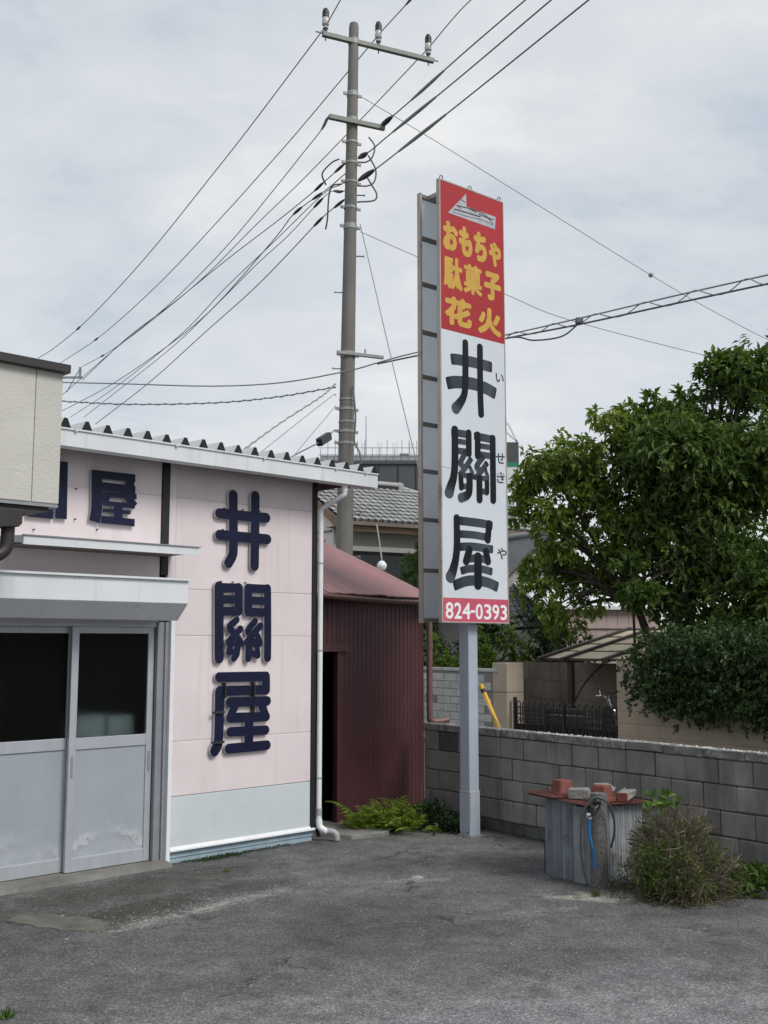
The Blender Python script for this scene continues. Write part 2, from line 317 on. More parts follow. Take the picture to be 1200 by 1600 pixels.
SCRATCH = [([(-0.212, 6.247), (-0.131, 6.252), (-0.004, 6.265), (0.181, 6.256), (0.312, 6.19)], 0.012, 'd'), ([(-0.239, 6.199), (-0.096, 6.207), (0.069, 6.213), (0.125, 6.217)], 0.014, 'd'), ([(-0.148, 6.325), (-0.081, 6.313)], 0.01, 'd'), ([(-0.267, 6.165), (-0.06, 6.169), (0.143, 6.188), (0.312, 6.173)], 0.006, 'd'), ([(0.106, 6.24), (0.218, 6.232), (0.318, 6.233)], 0.012, 'd'), ([(-0.212, 6.25), (-0.15, 6.226)], 0.008, 'd'), ([(-0.022, 6.26), (0.07, 6.247)], 0.012, 'd')]
TOYS = [('お', -0.401, -0.194, 5.75, 6.054), ('も', -0.185, 0.009, 5.735, 6.053), ('ち', 0.028, 0.217, 5.733, 6.049), ('や', 0.245, 0.425, 5.727, 5.993), ('駄', -0.396, -0.136, 5.356, 5.692), ('菓', -0.122, 0.142, 5.358, 5.673), ('子', 0.169, 0.419, 5.355, 5.659), ('花', -0.382, -0.01, 4.988, 5.283), ('火', 0.076, 0.416, 4.981, 5.268)]
KANA = [('い', 0.326, 0.443, 4.51, 4.601), ('せ', 0.315, 0.441, 3.665, 3.774), ('き', 0.321, 0.437, 3.463, 3.577), ('や', 0.314, 0.451, 2.688, 2.802)]
PHONE = [('8', -0.401, -0.298, 2.083, 2.241), ('2', -0.286, -0.187, 2.083, 2.24), ('4', -0.18, -0.067, 2.082, 2.239), ('-', -0.064, -0.008, 2.146, 2.17), ('0', 0.0, 0.1, 2.08, 2.235), ('3', 0.118, 0.22, 2.08, 2.233), ('9', 0.233, 0.332, 2.079, 2.232), ('3', 0.349, 0.444, 2.078, 2.23)]
T1 = [(3.03, 4.77, 0.62), (3.65, 5.11, 0.73), (2.92, 3.87, 0.54), (3.7, 4.15, 0.84), (4.32, 4.88, 0.79), (3.31, 3.25, 0.54), (4.04, 3.25, 0.54), (2.97, 2.69, 0.38), (4.49, 3.59, 0.79), (2.6, 4.43, 0.39), (4.32, 5.67, 0.39), (2.53, 4.82, 0.31), (2.64, 3.25, 0.31), (3.93, 5.84, 0.28), (2.94, 2.38, 0.3), (3.42, 2.19, 0.22), (3.7, 2.6, 0.29), (2.67, 2.86, 0.27), (3.14, 2.07, 0.18)]
T2 = [(4.95, 5.31, 0.82), (5.82, 5.97, 0.82), (6.37, 6.41, 0.71), (5.49, 4.76, 1.15), (6.48, 4.98, 1.1), (5.06, 4.1, 0.93), (5.82, 3.55, 1.21), (5.38, 3.11, 0.71), (6.59, 3.44, 1.1), (5.93, 2.51, 0.66), (6.81, 2.34, 0.88), (6.48, 1.47, 0.49), (7.14, 5.42, 1.21), (5.38, 5.75, 0.44), (4.78, 5.7, 0.49), (5.06, 5.97, 0.42), (6.04, 6.74, 0.44), (4.51, 4.98, 0.55), (5.55, 2.18, 0.4), (6.1, 1.9, 0.44), (6.65, 2.07, 0.49), (5.11, 2.4, 0.29), (6.48, 6.74, 0.37), (6.76, 6.96, 0.44), (4.51, 3.0, 0.46), (4.89, 2.73, 0.37), (4.23, 2.7, 0.31), (5.33, 2.65, 0.4)]
HVL1 = [(-1.12, 19.25, 13.53), (-2.86, 21.64, 12.69), (-4.09, 23.34, 12.17), (-5.52, 25.29, 11.57), (-6.87, 27.15, 11.13), (-8.42, 29.29, 10.75), (-9.83, 31.23, 10.59), (-10.68, 32.4, 10.6)]
HVL2 = [(-0.14, 19.72, 13.6), (-1.79, 21.99, 12.87), (-2.77, 23.34, 12.49), (-3.82, 24.79, 12.11), (-5.94, 27.72, 11.43), (-8.36, 31.04, 10.94), (-10.5, 33.99, 10.85)]
HVL3 = [(0.87, 20.14, 13.6), (-0.92, 22.6, 12.92), (-2.04, 24.14, 12.53), (-3.32, 25.89, 12.15), (-4.86, 28.02, 11.65), (-6.67, 30.52, 11.31), (-8.57, 33.12, 11.07), (-10.14, 35.28, 11.08)]
LVa = [(-1.08, 19.27, 11.68), (-1.2, 19.44, 11.54), (-1.65, 20.06, 11.3), (-2.13, 20.72, 11.04), (-3.46, 22.56, 10.4), (-5.21, 24.97, 9.85), (-7.14, 27.62, 9.51), (-9.37, 30.69, 9.04)]
LVb = [(-0.85, 19.8, 10.96), (-1.27, 20.37, 10.85), (-1.42, 20.58, 10.81), (-2.22, 21.68, 10.67), (-3.54, 23.5, 10.5), (-5.27, 25.88, 10.21), (-6.94, 28.17, 9.99), (-8.83, 30.78, 9.5)]
LVc = [(-0.85, 19.8, 10.75), (-1.16, 20.22, 10.68), (-1.84, 21.15, 10.6), (-2.34, 21.85, 10.3), (-4.06, 24.21, 9.48), (-5.79, 26.6, 9.12), (-7.66, 29.17, 8.91), (-9.78, 32.09, 8.87)]
LVd = [(-0.86, 19.81, 10.61), (-1.22, 20.3, 10.63), (-2.34, 21.85, 10.25), (-3.6, 23.58, 9.84), (-4.89, 25.35, 9.31), (-7.21, 28.54, 8.8), (-9.36, 31.5, 8.54)]
LVe = [(-0.86, 19.81, 10.24), (-1.24, 20.33, 10.15), (-2.02, 21.4, 9.79), (-2.87, 22.57, 9.44), (-4.21, 24.42, 9.03), (-5.96, 26.83, 8.48), (-8.14, 29.82, 7.99)]
LVf = [(-0.85, 19.79, 10.47), (-1.13, 20.18, 10.58), (-1.96, 21.32, 10.21), (-2.74, 22.4, 9.98), (-4.06, 24.21, 9.48), (-5.42, 26.08, 9.04), (-8.7, 30.6, 8.35)]
HVR0 = [(-1.12, 19.25, 13.53), (-0.9, 18.86, 13.67), (-0.77, 18.64, 13.76)]
HVR1 = [(-0.15, 19.75, 13.62), (0.48, 18.67, 13.7), (0.64, 18.37, 13.74)]
HVR2 = [(0.87, 20.14, 13.6), (1.46, 19.11, 13.79), (1.88, 18.39, 13.8)]
LVR1 = [(-0.1, 19.76, 11.75), (0.58, 18.58, 11.77), (1.31, 17.32, 11.83), (2.21, 15.77, 11.86), (2.45, 15.35, 11.87)]
LVR2 = [(-0.49, 19.25, 10.89), (-0.24, 18.81, 10.84), (0.13, 18.18, 10.86), (1.23, 16.27, 10.87), (2.38, 14.27, 10.92), (2.65, 13.82, 10.93)]
LVR3 = [(-0.49, 19.25, 10.45), (-0.12, 18.6, 10.41), (0.17, 18.1, 10.41), (1.23, 16.27, 10.43), (2.77, 13.6, 10.49), (3.02, 13.16, 10.5)]
# ---------------------------------------------------------------- materials used
M = {}
M['pink'] = mat('pink_siding', (.69, .615, .632), .55, var=.05, vs=1.4, streak=.45, sc_=(.52, .445, .445), ss=(11, 11, .35), sth=(.54, .74), bump=.05, bs=180, blot=.35, bc=(.60, .53, .535), bsc=1.7, bth=(.5, .7), rnd=.03)
M['band'] = mat('grey_skirting_paint', (.55, .60, .63), .5, var=.05, vs=1.2, streak=.25, sc_=(.62, .66, .68), ss=(6, 6, .4), blot=.25, bc=(.4, .42, .42), bsc=5)
M['blue'] = mat('pale_blue_sill', (.30, .40, .47), .45, var=.12, vs=6, blot=.4, bc=(.2, .22, .22), bsc=9)
M['white'] = mat('white_painted_metal', (.66, .69, .72), .42, var=.05, vs=2, streak=.4, sc_=(.42, .41, .38), ss=(14, 14, .8), sth=(.55, .75))
M['galv'] = mat('galvanised_roof', (.62, .63, .63), .45, metal=.1, var=.1, vs=4, blot=.3, bc=(.3, .29, .27), bsc=6)
M['dark'] = mat('dark_soffit', (.018, .016, .016), .8, var=.1)
M['ribend'] = mat('dark_filler', (.012, .016, .016), .85, var=.1)
M['black'] = mat('black_post', (.016, .014, .015), .5, var=.15, streak=.4, sc_=(.035, .03, .028))
M['alu'] = mat('aluminium', (.43, .455, .50), .38, metal=.25, var=.05, vs=4, streak=.3, sc_=(.3, .31, .33), ss=(16, 16, .8))
M['alud'] = mat('dull_aluminium', (.27, .285, .31), .45, metal=.25, var=.08, vs=5)
M['navy'] = mat('navy_board', (.0055, .008, .033), .5, var=.15, vs=6, spec=.25)
M['letside'] = mat('pale_board_edge', (.52, .52, .53), .6, var=.12, vs=9)
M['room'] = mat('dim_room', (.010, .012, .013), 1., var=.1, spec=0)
M['carton'] = mat('pale_carton', (.85, .87, .88), .8, var=.05)
M['cream'] = mat('cream_siding', (.51, .505, .465), .75, var=.05, vs=3, bump=.28, bs=46, rnd=.03)
M['brown'] = mat('dark_brown_metal', (.03, .026, .027), .5, var=.12, vs=5)
M['red'] = mat('maroon_sheet', (.070, .025, .030), .45, var=.13, vs=2.2, streak=.35, sc_=(.042, .017, .02), ss=(7, 7, .5), rnd=.05)
M['redroof'] = mat('faded_red_roof', (.275, .130, .132), .55, var=.1, vs=1.6, streak=.3, sc_=(.28, .14, .14), ss=(3, .6, 3), blot=.25, bc=(.44, .27, .27), bsc=3)
M['pipe'] = mat('brown_pipe', (.145, .085, .075), .4, var=.12, vs=6)
M['sred'] = mat('sign_red', (.36, .016, .022), .5, var=.08, vs=1.4, streak=.25, sc_=(.18, .02, .03), ss=(5, 5, .7))
M['syel'] = mat('sign_yellow', (.55, .335, .060), .5, var=.06, vs=8)
M['swhite'] = mat('sign_white', (.58, .63, .68), .45, var=.04, vs=1.2, streak=.2, sc_=(.44, .47, .51), ss=(10, 10, .5))
M['spink'] = mat('sign_faded_pink', (.52, .085, .14), .5, var=.13, vs=4, blot=.35, bc=(.5, .2, .26), bsc=5)
M['swh2'] = mat('sign_numeral_white', (.78, .80, .82), .5, var=.03)
M['ssil'] = mat('sign_silver_foil', (.42, .43, .47), .4, var=.14, vs=12, streak=.3, sc_=(.3, .3, .34), ss=(4, 4, 50))
M['sblk'] = mat('sign_black_line', (.03, .035, .045), .5)
M['sfrm'] = mat('sign_frame_steel', (.37, .335, .30), .55, var=.12, vs=5, blot=.8, bc=(.17, .085, .05), bsc=4.5, bth=(.58, .68))
M['srib'] = mat('sign_rib_steel', (.20, .175, .15), .6, var=.15, vs=8, blot=.5, bc=(.12, .06, .035), bsc=8)
M['sback'] = mat('sign_back_sheet', (.78, .81, .85), .5, var=.06, vs=2, streak=.2, sc_=(.62, .64, .66))
M['post'] = mat('pale_blue_post', (.36, .40, .47), .4, var=.05, vs=3, streak=.3, sc_=(.28, .31, .36), ss=(18, 18, .5))
M['conc'] = mat('pole_concrete', (.165, .159, .149), .8, var=.12, vs=1.5, streak=.5, sc_=(.12, .115, .108), ss=(12, 12, .4), bump=.15, bs=90)
M['steel'] = mat('galvanised_fitting', (.24, .25, .25), .5, metal=.35, var=.15, vs=6)
M['hoop'] = mat('pole_band', (.30, .31, .31), .5, metal=.3, var=.1, vs=6)
M['arm'] = mat('pole_arm', (.19, .20, .185), .55, metal=.2, var=.12, vs=4)
M['porc'] = mat('insulator_porcelain', (.50, .49, .50), .25, var=.05)
M['cap'] = mat('insulator_cap', (.02, .021, .023), .4)
M['wire'] = mat('wire', (.12, .125, .13), .6)
M['wireg'] = mat('grey_wire', (.27, .28, .29), .6)
M['block'] = mat('wall_block', (.245, .240, .228), .88, var=.16, vs=3.2, streak=.75, sc_=(.085, .084, .082), ss=(4.2, 4.2, .9), sth=(.44, .70), bump=.35, bs=130, rnd=.13, wp=True, blot=.4, bc=(.31, .30, .28), bsc=2.6)
M['blockd'] = mat('dark_block', (.10, .100, .098), .85, var=.2, vs=4, streak=.6, sc_=(.05, .05, .052), bump=.35, bs=130, rnd=.2)  # darker block colour: base course, shed end of the top course, loose pieces
M['joint'] = mat('mortar', (.055, .055, .053), .9, var=.15)
M['capst'] = mat('cap_stone', (.175, .175, .17), .9, var=.25, vs=7, bump=.6, bs=60, rnd=.2, blot=.85, bc=(.34, .335, .32), bsc=11, bth=(.5, .6))
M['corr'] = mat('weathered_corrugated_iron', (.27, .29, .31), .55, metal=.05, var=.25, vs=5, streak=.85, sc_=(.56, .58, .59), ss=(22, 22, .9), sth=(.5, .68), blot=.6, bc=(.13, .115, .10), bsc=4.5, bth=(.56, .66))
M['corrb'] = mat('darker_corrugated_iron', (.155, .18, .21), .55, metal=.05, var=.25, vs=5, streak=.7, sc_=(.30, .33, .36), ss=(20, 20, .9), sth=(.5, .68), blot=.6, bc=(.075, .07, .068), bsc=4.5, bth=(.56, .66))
M['rust'] = mat('rust_red_sheet', (.115, .040, .032), .7, var=.25, vs=8, blot=.5, bc=(.07, .03, .024), bsc=9, bump=.2, bs=120)
M['terra'] = mat('terracotta_plastic', (.175, .055, .043), .65, var=.12, vs=9, blot=.35, bc=(.34, .17, .14), bsc=12)
M['rubble'] = mat('broken_concrete', (.25, .245, .23), .9, var=.3, vs=14, bump=.9, bs=50, blot=.7, bc=(.5, .49, .46), bsc=16, rnd=.25)
M['aggr'] = mat('aggregate_post', (.17, .168, .16), .95, var=.4, vs=60, bump=1., bs=120, blot=.6, bc=(.33, .32, .3), bsc=70)
M['hose'] = mat('grey_hose', (.055, .062, .062), .5)
M['bluep'] = mat('blue_pipe', (.02, .16, .42), .45)
M['pvc'] = mat('white_plastic', (.74, .76, .78), .4, var=.05, vs=6, blot=.2, bc=(.5, .5, .48), bsc=6)
M['pvcg'] = mat('grey_plastic', (.33, .34, .35), .45, var=.1, vs=6)
M['yellow'] = mat('yellow_guard', (.72, .42, .03), .45, var=.08)
M['beige'] = mat('beige_render', (.42, .35, .27), .85, var=.08, vs=1.6, streak=.35, sc_=(.26, .215, .16), ss=(4, 4, .6), bump=.15, bs=120)
M['greyblk'] = mat('grey_garden_block', (.46, .455, .44), .9, var=.15, vs=4, rnd=.14, streak=.4, sc_=(.3, .3, .29), bump=.2, bs=80)
M['joint2'] = mat('pale_mortar', (.2, .2, .195), .9)
M['stain'] = mat('stained_concrete', (.21, .17, .135), .9, var=.25, vs=1.5, streak=.75, sc_=(.065, .053, .045), ss=(1.6, 1.6, .4), rnd=.1, wp=True)
M['iron'] = mat('wrought_iron', (.016, .015, .017), .5)
M['cpbeam'] = mat('carport_beam', (.055, .046, .04), .6, var=.12)
M['cppan'] = mat('carport_panel', (.56, .46, .30), .5, var=.1, vs=3)
M['tile'] = mat('grey_roof_tile', (.30, .305, .305), .42, var=.2, vs=2, rnd=.1)
M['tiled'] = mat('dark_roof_tile', (.085, .09, .095), .45, var=.25, vs=2)
M['tilejoint'] = mat('roof_underlay', (.02, .02, .022), .8)
M['plaster'] = mat('pale_plaster', (.50, .515, .465), .8, var=.05, vs=1)
M['plasterw'] = mat('white_plaster', (.62, .62, .57), .8, var=.05, vs=1)
M['gablew'] = mat('grey_gable', (.30, .295, .285), .8, var=.08, vs=1.2)
M['wood'] = mat('eave_wood', (.23, .155, .10), .7, var=.15, vs=4)
M['fasc'] = mat('eave_gutter_brown', (.145, .115, .10), .5, var=.1)
M['dark_panel'] = mat('dark_gloss', (.012, .014, .016), .15, spec=.5)
M['mesh'] = mat('construction_sheet', (.075, .085, .095), .8, var=.12, vs=.25, streak=.4, sc_=(.055, .062, .07), ss=(.8, .8, .1))
M['scaf'] = mat('scaffold_pipe', (.34, .36, .38), .5, metal=.2)
M['towerw'] = mat('tower_white', (.60, .63, .65), .5, var=.04)
M['green'] = mat('tower_green', (.02, .20, .12), .5)
M['pinkw'] = mat('pale_pink_cladding', (.42, .33, .31), .7, var=.08, vs=2)
M['bark'] = mat('bark', (.045, .038, .030), .9, var=.3, vs=8, bump=.6, bs=30)
M['twig'] = mat('dry_twig', (.19, .155, .125), .85, var=.3, vs=9)
M['chrome'] = mat('chrome', (.65, .66, .68), .12, metal=1.)
M['tyre'] = mat('black_rubber', (.015, .015, .016), .7)
M['stone'] = mat('pale_pebble', (.27, .265, .25), .85, var=.2, vs=20)
M['lf_a'] = leaf_mat('maple_leaf', (.046, .094, .020), (.255, .325, .060))
M['lf_b'] = leaf_mat('broad_leaf', (.030, .070, .018), (.155, .228, .052))
M['lf_h'] = leaf_mat('hedge_leaf', (.020, .045, .016), (.085, .138, .046), .22, .42)
M['lf_s'] = leaf_mat('shrub_leaf', (.055, .11, .022), (.26, .36, .075))
M['lf_sd'] = leaf_mat('dark_shrub_leaf', (.012, .030, .012), (.055, .10, .035))
M['lf_p'] = leaf_mat('pine_needle', (.026, .060, .020), (.11, .19, .060), .25)
M['lf_f'] = leaf_mat('fern_frond', (.085, .145, .014), (.30, .40, .06), .4)
M['lf_w'] = leaf_mat('weed_leaf', (.030, .070, .012), (.15, .25, .05), .4)
M['lf_d'] = leaf_mat('dry_leaf', (.085, .066, .052), (.23, .185, .145), .25)
M['lf_g'] = leaf_mat('dull_green_leaf', (.055, .072, .024), (.17, .205, .075), .3)
_t = M['sback'].node_tree; _b = _t.nodes['Principled BSDF']; _tr = N(_t, 'ShaderNodeBsdfTranslucent'); _tr.inputs[0].default_value = (.80, .83, .86, 1)
_mx = N(_t, 'ShaderNodeMixShader'); _mx.inputs[0].default_value = .78; L(_t, _b.outputs[0], _mx.inputs[1]); L(_t, _tr.outputs[0], _mx.inputs[2]); L(_t, _mx.outputs[0], _t.nodes['Material Output'].inputs[0])
# brush ink of the big sign characters: paint that thins towards the start or the foot of the stroke
def ink_mat(name, stops):
    m = bpy.data.materials.new(name); m.use_nodes = True; t = m.node_tree; b = t.nodes['Principled BSDF']
    a = N(t, 'ShaderNodeAttribute', attribute_name='ink'); tc = N(t, 'ShaderNodeTexCoord')
    n = noise(t, mapping(t, tc.outputs['Object'], (9, 9, 4)), 3., 5)
    f = math_n(t, 'ADD', a.outputs['Fac'], math_n(t, 'MULTIPLY', math_n(t, 'SUBTRACT', n, .5), .22))
    L(t, ramp(t, f, stops), b.inputs['Base Color']); b.inputs['Roughness'].default_value = .55; b.inputs['Specular IOR Level'].default_value = .2
    return m
M['ink_g'] = ink_mat('ink_grey', [(0, (.008, .013, .019)), (.16, (.034, .046, .058)), (.55, (.044, .057, .070)), (.9, (.062, .077, .090)), (1, (.022, .03, .038))])
M['ink_d'] = ink_mat('ink_dark', [(0, (.006, .009, .014)), (.5, (.003, .005, .010)), (1, (.005, .008, .012))])
M['ink_f'] = ink_mat('ink_foot', [(0, (.006, .009, .014)), (.6, (.003, .005, .010)), (.8, (.014, .02, .026)), (1, (.06, .075, .09))])
# asphalt
def asphalt():
    m = bpy.data.materials.new('worn_asphalt'); m.use_nodes = True; t = m.node_tree; b = t.nodes['Principled BSDF']
    tc = N(t, 'ShaderNodeTexCoord'); v = tc.outputs['Object']
    big = noise(t, v, .75, 7, .62, .3); mid = noise(t, v, 4.5, 6, .65); fine = noise(t, v, 70, 3, .7)
    base = ramp(t, big, [(.30, (.090, .090, .093)), (.5, (.128, .128, .130)), (.70, (.172, .171, .170))])
    wob = noise(t, v, 6.5, 7, .7); wob2 = noise(t, v, 2.2, 5, .6)
    brk = ramp(t, noise(t, v, 15, 6, .7), [(.42, (.12, .12, .12)), (.58, (1, 1, 1))])
    def blotch(c, x, y, ang, rx, ry, k, colr, th=(.9, .35), broken=False):
        p = mapping(t, v, (1, 1, 1), (-x, -y, 0)); p = mapping(t, p, rot=(0, 0, -R(ang))); p = mapping(t, p, (1/rx, 1/ry, 0))
        ln = N(t, 'ShaderNodeVectorMath', operation='LENGTH'); L(t, p, ln.inputs[0])
        d = math_n(t, 'ADD', ln.outputs['Value'], math_n(t, 'MULTIPLY', math_n(t, 'SUBTRACT', math_n(t, 'ADD', math_n(t, 'MULTIPLY', wob, .6), math_n(t, 'MULTIPLY', wob2, .4)), .5), 3.4))
        f = math_n(t, 'MULTIPLY', ramp(t, d, [(th[1], (1, 1, 1)), (th[0], (0, 0, 0))]), k)
        if broken: f = math_n(t, 'MULTIPLY', f, brk)
        return mixc(t, f, c, colr)
    base = blotch(base, 1.0, 5.6, 5, 3.2, .75, .75, (.235, .236, .245), (1.3, .3))
    base = blotch(base, -1.6, 6.3, 15, 1.6, .5, .4, (.16, .16, .163))
    base = blotch(base, .2, 7.3, 20, 2.2, .45, .55, (.083, .083, .085))
    base = blotch(base, -1.9, 8.5, 47, 2.2, .45, .85, (.080, .076, .068))
    base = blotch(base, -1.25, 7.85, 50, 1.25, .11, .85, (.36, .35, .33), broken=True)          # worn line along the old patch
    base = blotch(base, -1.75, 7.80, 48, .95, .36, .9, (.066, .061, .052))          # dark damp patch by the doors
    base = blotch(base, -1.0, 8.55, 48, .55, .30, .6, (.062, .061, .058))
    base = blotch(base, -.1, 8.6, 30, .9, .28, .45, (.20, .197, .19))
    base = blotch(base, .95, 10.2, 20, .55, .38, .55, (.19, .187, .178))             # round the sign post
    base = blotch(base, 1.75, 8.15, -12, .70, .24, .95, (.36, .345, .31))              # pale soil before the bush
    base = blotch(base, 1.0, 7.7, 25, .75, .14, .55, (.25, .245, .235), broken=True)
    base = blotch(base, -.35, 8.75, 40, .8, .22, .55, (.22, .215, .205), broken=True)
    base = blotch(base, .25, 8.75, 10, .42, .09, .6, (.30, .295, .285))
    base = blotch(base, 1.5, 6.4, 10, 1.0, .3, .5, (.19, .19, .20))
    base = blotch(base, .3, 9.4, 20, 1.3, .45, .5, (.060, .060, .061))
    base = blotch(base, 1.1, 9.1, 20, .6, .3, .5, (.066, .065, .063))
    base = mixc(t, .55, base, ramp(t, mid, [(.32, (.45, .45, .46)), (.5, (1, 1, 1)), (.7, (1.45, 1.43, 1.40))]), 'MULTIPLY')
    vo = N(t, 'ShaderNodeTexVoronoi', Scale=120.); L(t, v, vo.inputs['Vector'])
    sepc = N(t, 'ShaderNodeSeparateColor'); L(t, vo.outputs['Color'], sepc.inputs[0])
    base = mixc(t, .95, base, ramp(t, sepc.outputs[0], [(.1, (.55, .55, .56)), (.5, (.95, .95, .95)), (.85, (1.2, 1.2, 1.19)), (.97, (1.75, 1.73, 1.7))]), 'MULTIPLY')
    base = mixc(t, .6, base, ramp(t, fine, [(.3, (.55, .55, .55)), (.7, (1.4, 1.4, 1.4))]), 'MULTIPLY')
    cv_ = N(t, 'ShaderNodeTexVoronoi', Scale=.62, feature='DISTANCE_TO_EDGE')
    wv = N(t, 'ShaderNodeVectorMath', operation='ADD'); L(t, v, wv.inputs[0])
    nn = N(t, 'ShaderNodeTexNoise', Scale=2.6, Detail=7., Roughness=.7); L(t, v, nn.inputs['Vector'])
    nsc = N(t, 'ShaderNodeVectorMath', operation='SCALE'); nsc.inputs['Scale'].default_value = .55; L(t, nn.outputs['Color'], nsc.inputs[0]); L(t, nsc.outputs[0], wv.inputs[1]); L(t, wv.outputs[0], cv_.inputs['Vector'])
    crk = ramp(t, cv_.outputs['Distance'], [(0, (1, 1, 1)), (.0035, (.8, .8, .8)), (.009, (0, 0, 0))])
    crk = math_n(t, 'MULTIPLY', crk, ramp(t, noise(t, v, 1.1, 3), [(.50, (0, 0, 0)), (.60, (.85, .85, .85))]))
    base = mixc(t, crk, base, (.022, .022, .022))
    L(t, base, b.inputs['Base Color'])
    L(t, ramp(t, mid, [(.3, (.75, .75, .75)), (.7, (.95, .95, .95))]), b.inputs['Roughness'])
    b.inputs['Specular IOR Level'].default_value = .3
    hm = math_n(t, 'ADD', math_n(t, 'MULTIPLY', vo.outputs['Distance'], -.6), math_n(t, 'MULTIPLY', fine, .9))
    hm = math_n(t, 'ADD', hm, math_n(t, 'MULTIPLY', mid, 1.2))
    bn = N(t, 'ShaderNodeBump', Strength=.55, Distance=.012); L(t, hm, bn.inputs['Height']); L(t, bn.outputs[0], b.inputs['Normal'])
    return m
M['asphalt'] = asphalt()
M['soil'] = mat('yard_soil', (.10, .09, .075), .95, var=.25, vs=1.5, bump=.4, bs=20)
M['road'] = mat('road_asphalt', (.085, .085, .088), .9, var=.15, vs=1.5, bump=.3, bs=90)
M['concp'] = mat('old_concrete', (.19, .185, .172), .9, var=.22, vs=3, bump=.3, bs=90, blot=.6, bc=(.10, .10, .095), bsc=4)
# frosted door glass
def glass():
    m = bpy.data.materials.new('frosted_glass'); m.use_nodes = True; t = m.node_tree; b = t.nodes['Principled BSDF']
    b.inputs['Base Color'].default_value = (.37, .42, .43, 1); b.inputs['Transmission Weight'].default_value = 1.
    b.inputs['Roughness'].default_value = .42; b.inputs['IOR'].default_value = 1.18; b.inputs['Specular IOR Level'].default_value = .35
    return m
M['glass'] = glass()
def door_panel():
    m = mat('door_panel_paint', (.325, .36, .41), .42, var=.05, vs=1.6, streak=.3, sc_=(.27, .295, .33), ss=(7, 7, .5)); t = m.node_tree; b = t.nodes['Principled BSDF']
    old = b.inputs['Base Color'].links[0].from_socket
    tc = N(t, 'ShaderNodeTexCoord'); sp = N(t, 'ShaderNodeSeparateXYZ'); L(t, tc.outputs['Object'], sp.inputs[0])
    # peeled, chalky scuff in a low arch across each lower panel
    px = math_n(t, 'SUBTRACT', math_n(t, 'MULTIPLY', math_n(t, 'FRACT', math_n(t, 'DIVIDE', math_n(t, 'ADD', sp.outputs[0], 2.5), .74)), 2.), 1.)
    arch = math_n(t, 'SUBTRACT', .34, math_n(t, 'MULTIPLY', math_n(t, 'MULTIPLY', px, px), .16))
    dz = math_n(t, 'SUBTRACT', sp.outputs[2], arch)
    wv = noise(t, tc.outputs['Object'], 9, 7, .65, .5)
    e = math_n(t, 'ADD', dz, math_n(t, 'MULTIPLY', math_n(t, 'SUBTRACT', wv, .5), .40))
    pale = ramp(t, math_n(t, 'ADD', math_n(t, 'MULTIPLY', e, 3.), .5), [(.28, (0, 0, 0)), (.42, (.75, .75, .75)), (.52, (.55, .55, .55)), (.72, (0, 0, 0))])
    dirt = ramp(t, math_n(t, 'ADD', math_n(t, 'MULTIPLY', e, 5.), .5), [(.10, (0, 0, 0)), (.26, (.8, .8, .8)), (.38, (0, 0, 0))])
    brk = ramp(t, noise(t, mapping(t, tc.outputs['Object'], loc=(.35, 0, .1)), 2.6, 4, .6), [(.42, (.08, .08, .08)), (.56, (1, 1, 1))])
    pale = math_n(t, 'MULTIPLY', pale, brk); dirt = math_n(t, 'MULTIPLY', dirt, brk)
    c = mixc(t, pale, old, (.50, .53, .56)); c = mixc(t, dirt, c, (.20, .205, .20))
    low = ramp(t, sp.outputs[2], [(.0, (.6, .6, .6)), (.22, (.45, .45, .45)), (.30, (0, 0, 0))])
    c = mixc(t, math_n(t, 'MULTIPLY', low, ramp(t, wv, [(.35, (0, 0, 0)), (.6, (1, 1, 1))])), c, (.46, .49, .52))
    L(t, c, b.inputs['Base Color']); return m
M['doorpan'] = door_panel()
# ---------------------------------------------------------------- ground
def struct(name, label, mb, m, **k):
    o = mb.build(name, m, None, **k); o['kind'] = 'structure'; o['label'] = label; o['category'] = 'ground'; return o
struct('ground', 'bare yard ground reaching out behind the walls and houses', MB().add([(-300, -60, -.008), (300, -60, -.008), (300, 500, -.008), (-300, 500, -.008)], [(0, 1, 2, 3)]), M['soil'], fix=False)
W = frame((1.247, 10.775, 0), 142.6)
lot = [W(-1.36, -.05), W(9, -.05), (7, -30, 0), (-30, -30, 0), (-30, 16, 0), (-2, 16, 0)]
struct('asphalt_lot', 'worn grey asphalt yard in front of the shop and sign', MB().add([(p[0], p[1], 0) for p in lot], [tuple(range(6))]), M['asphalt'], fix=False)
rd = [W(-40, -.9), W(30, -.9), W(30, -5.4), W(-40, -5.4)]
struct('road', 'narrow road hidden behind the low block wall', MB().add([(p[0], p[1], -.004) for p in rd], [(0, 1, 2, 3)]), M['road'], fix=False)
# ---------------------------------------------------------------- the shop
SHOP = (-.696, 10.467, 0); S = frame(SHOP, 46.3)
shop = root('shop_building', SHOP, 46.3, 'pink panelled shop with corrugated roof edge, white gutter and grey sliding doors', 'shop')
PW = .035                                           # panel thickness, faces at y = -PW
for z0, z1 in ((.555, 1.0115), (1.0145, 1.9145), (1.9175, 2.3185), (2.3215, 3.1185), (3.1215, 3.415)):
    MB().box(-1.585, -.037, -PW, -.008, z0, z1).build('wall_panel', M['pink'], shop, bevel=.005)
for z0, z1 in ((2.03, 2.3185), (2.3215, 3.1185), (3.1215, 3.415)):
    MB().box(-4.6, -1.737, -PW, 0, z0, z1).build('wall_panel', M['pink'], shop, bevel=.006)
MB().box(-1.661, -1.585, -PW, 0, 2.05, 3.415).build('wall_panel', M['pink'], shop, bevel=.004)
MB().box(-1.585, -.037, -PW+.001, 0, .135, .551).build('skirting_panel', M['band'], shop, bevel=.004)
MB().prism([(-.055, .112), (-PW-.002, .137), (0, .137), (0, .10), (-.055, .10)], 'x', -1.58, .02).build('drip_flashing', M['pvc'], shop)
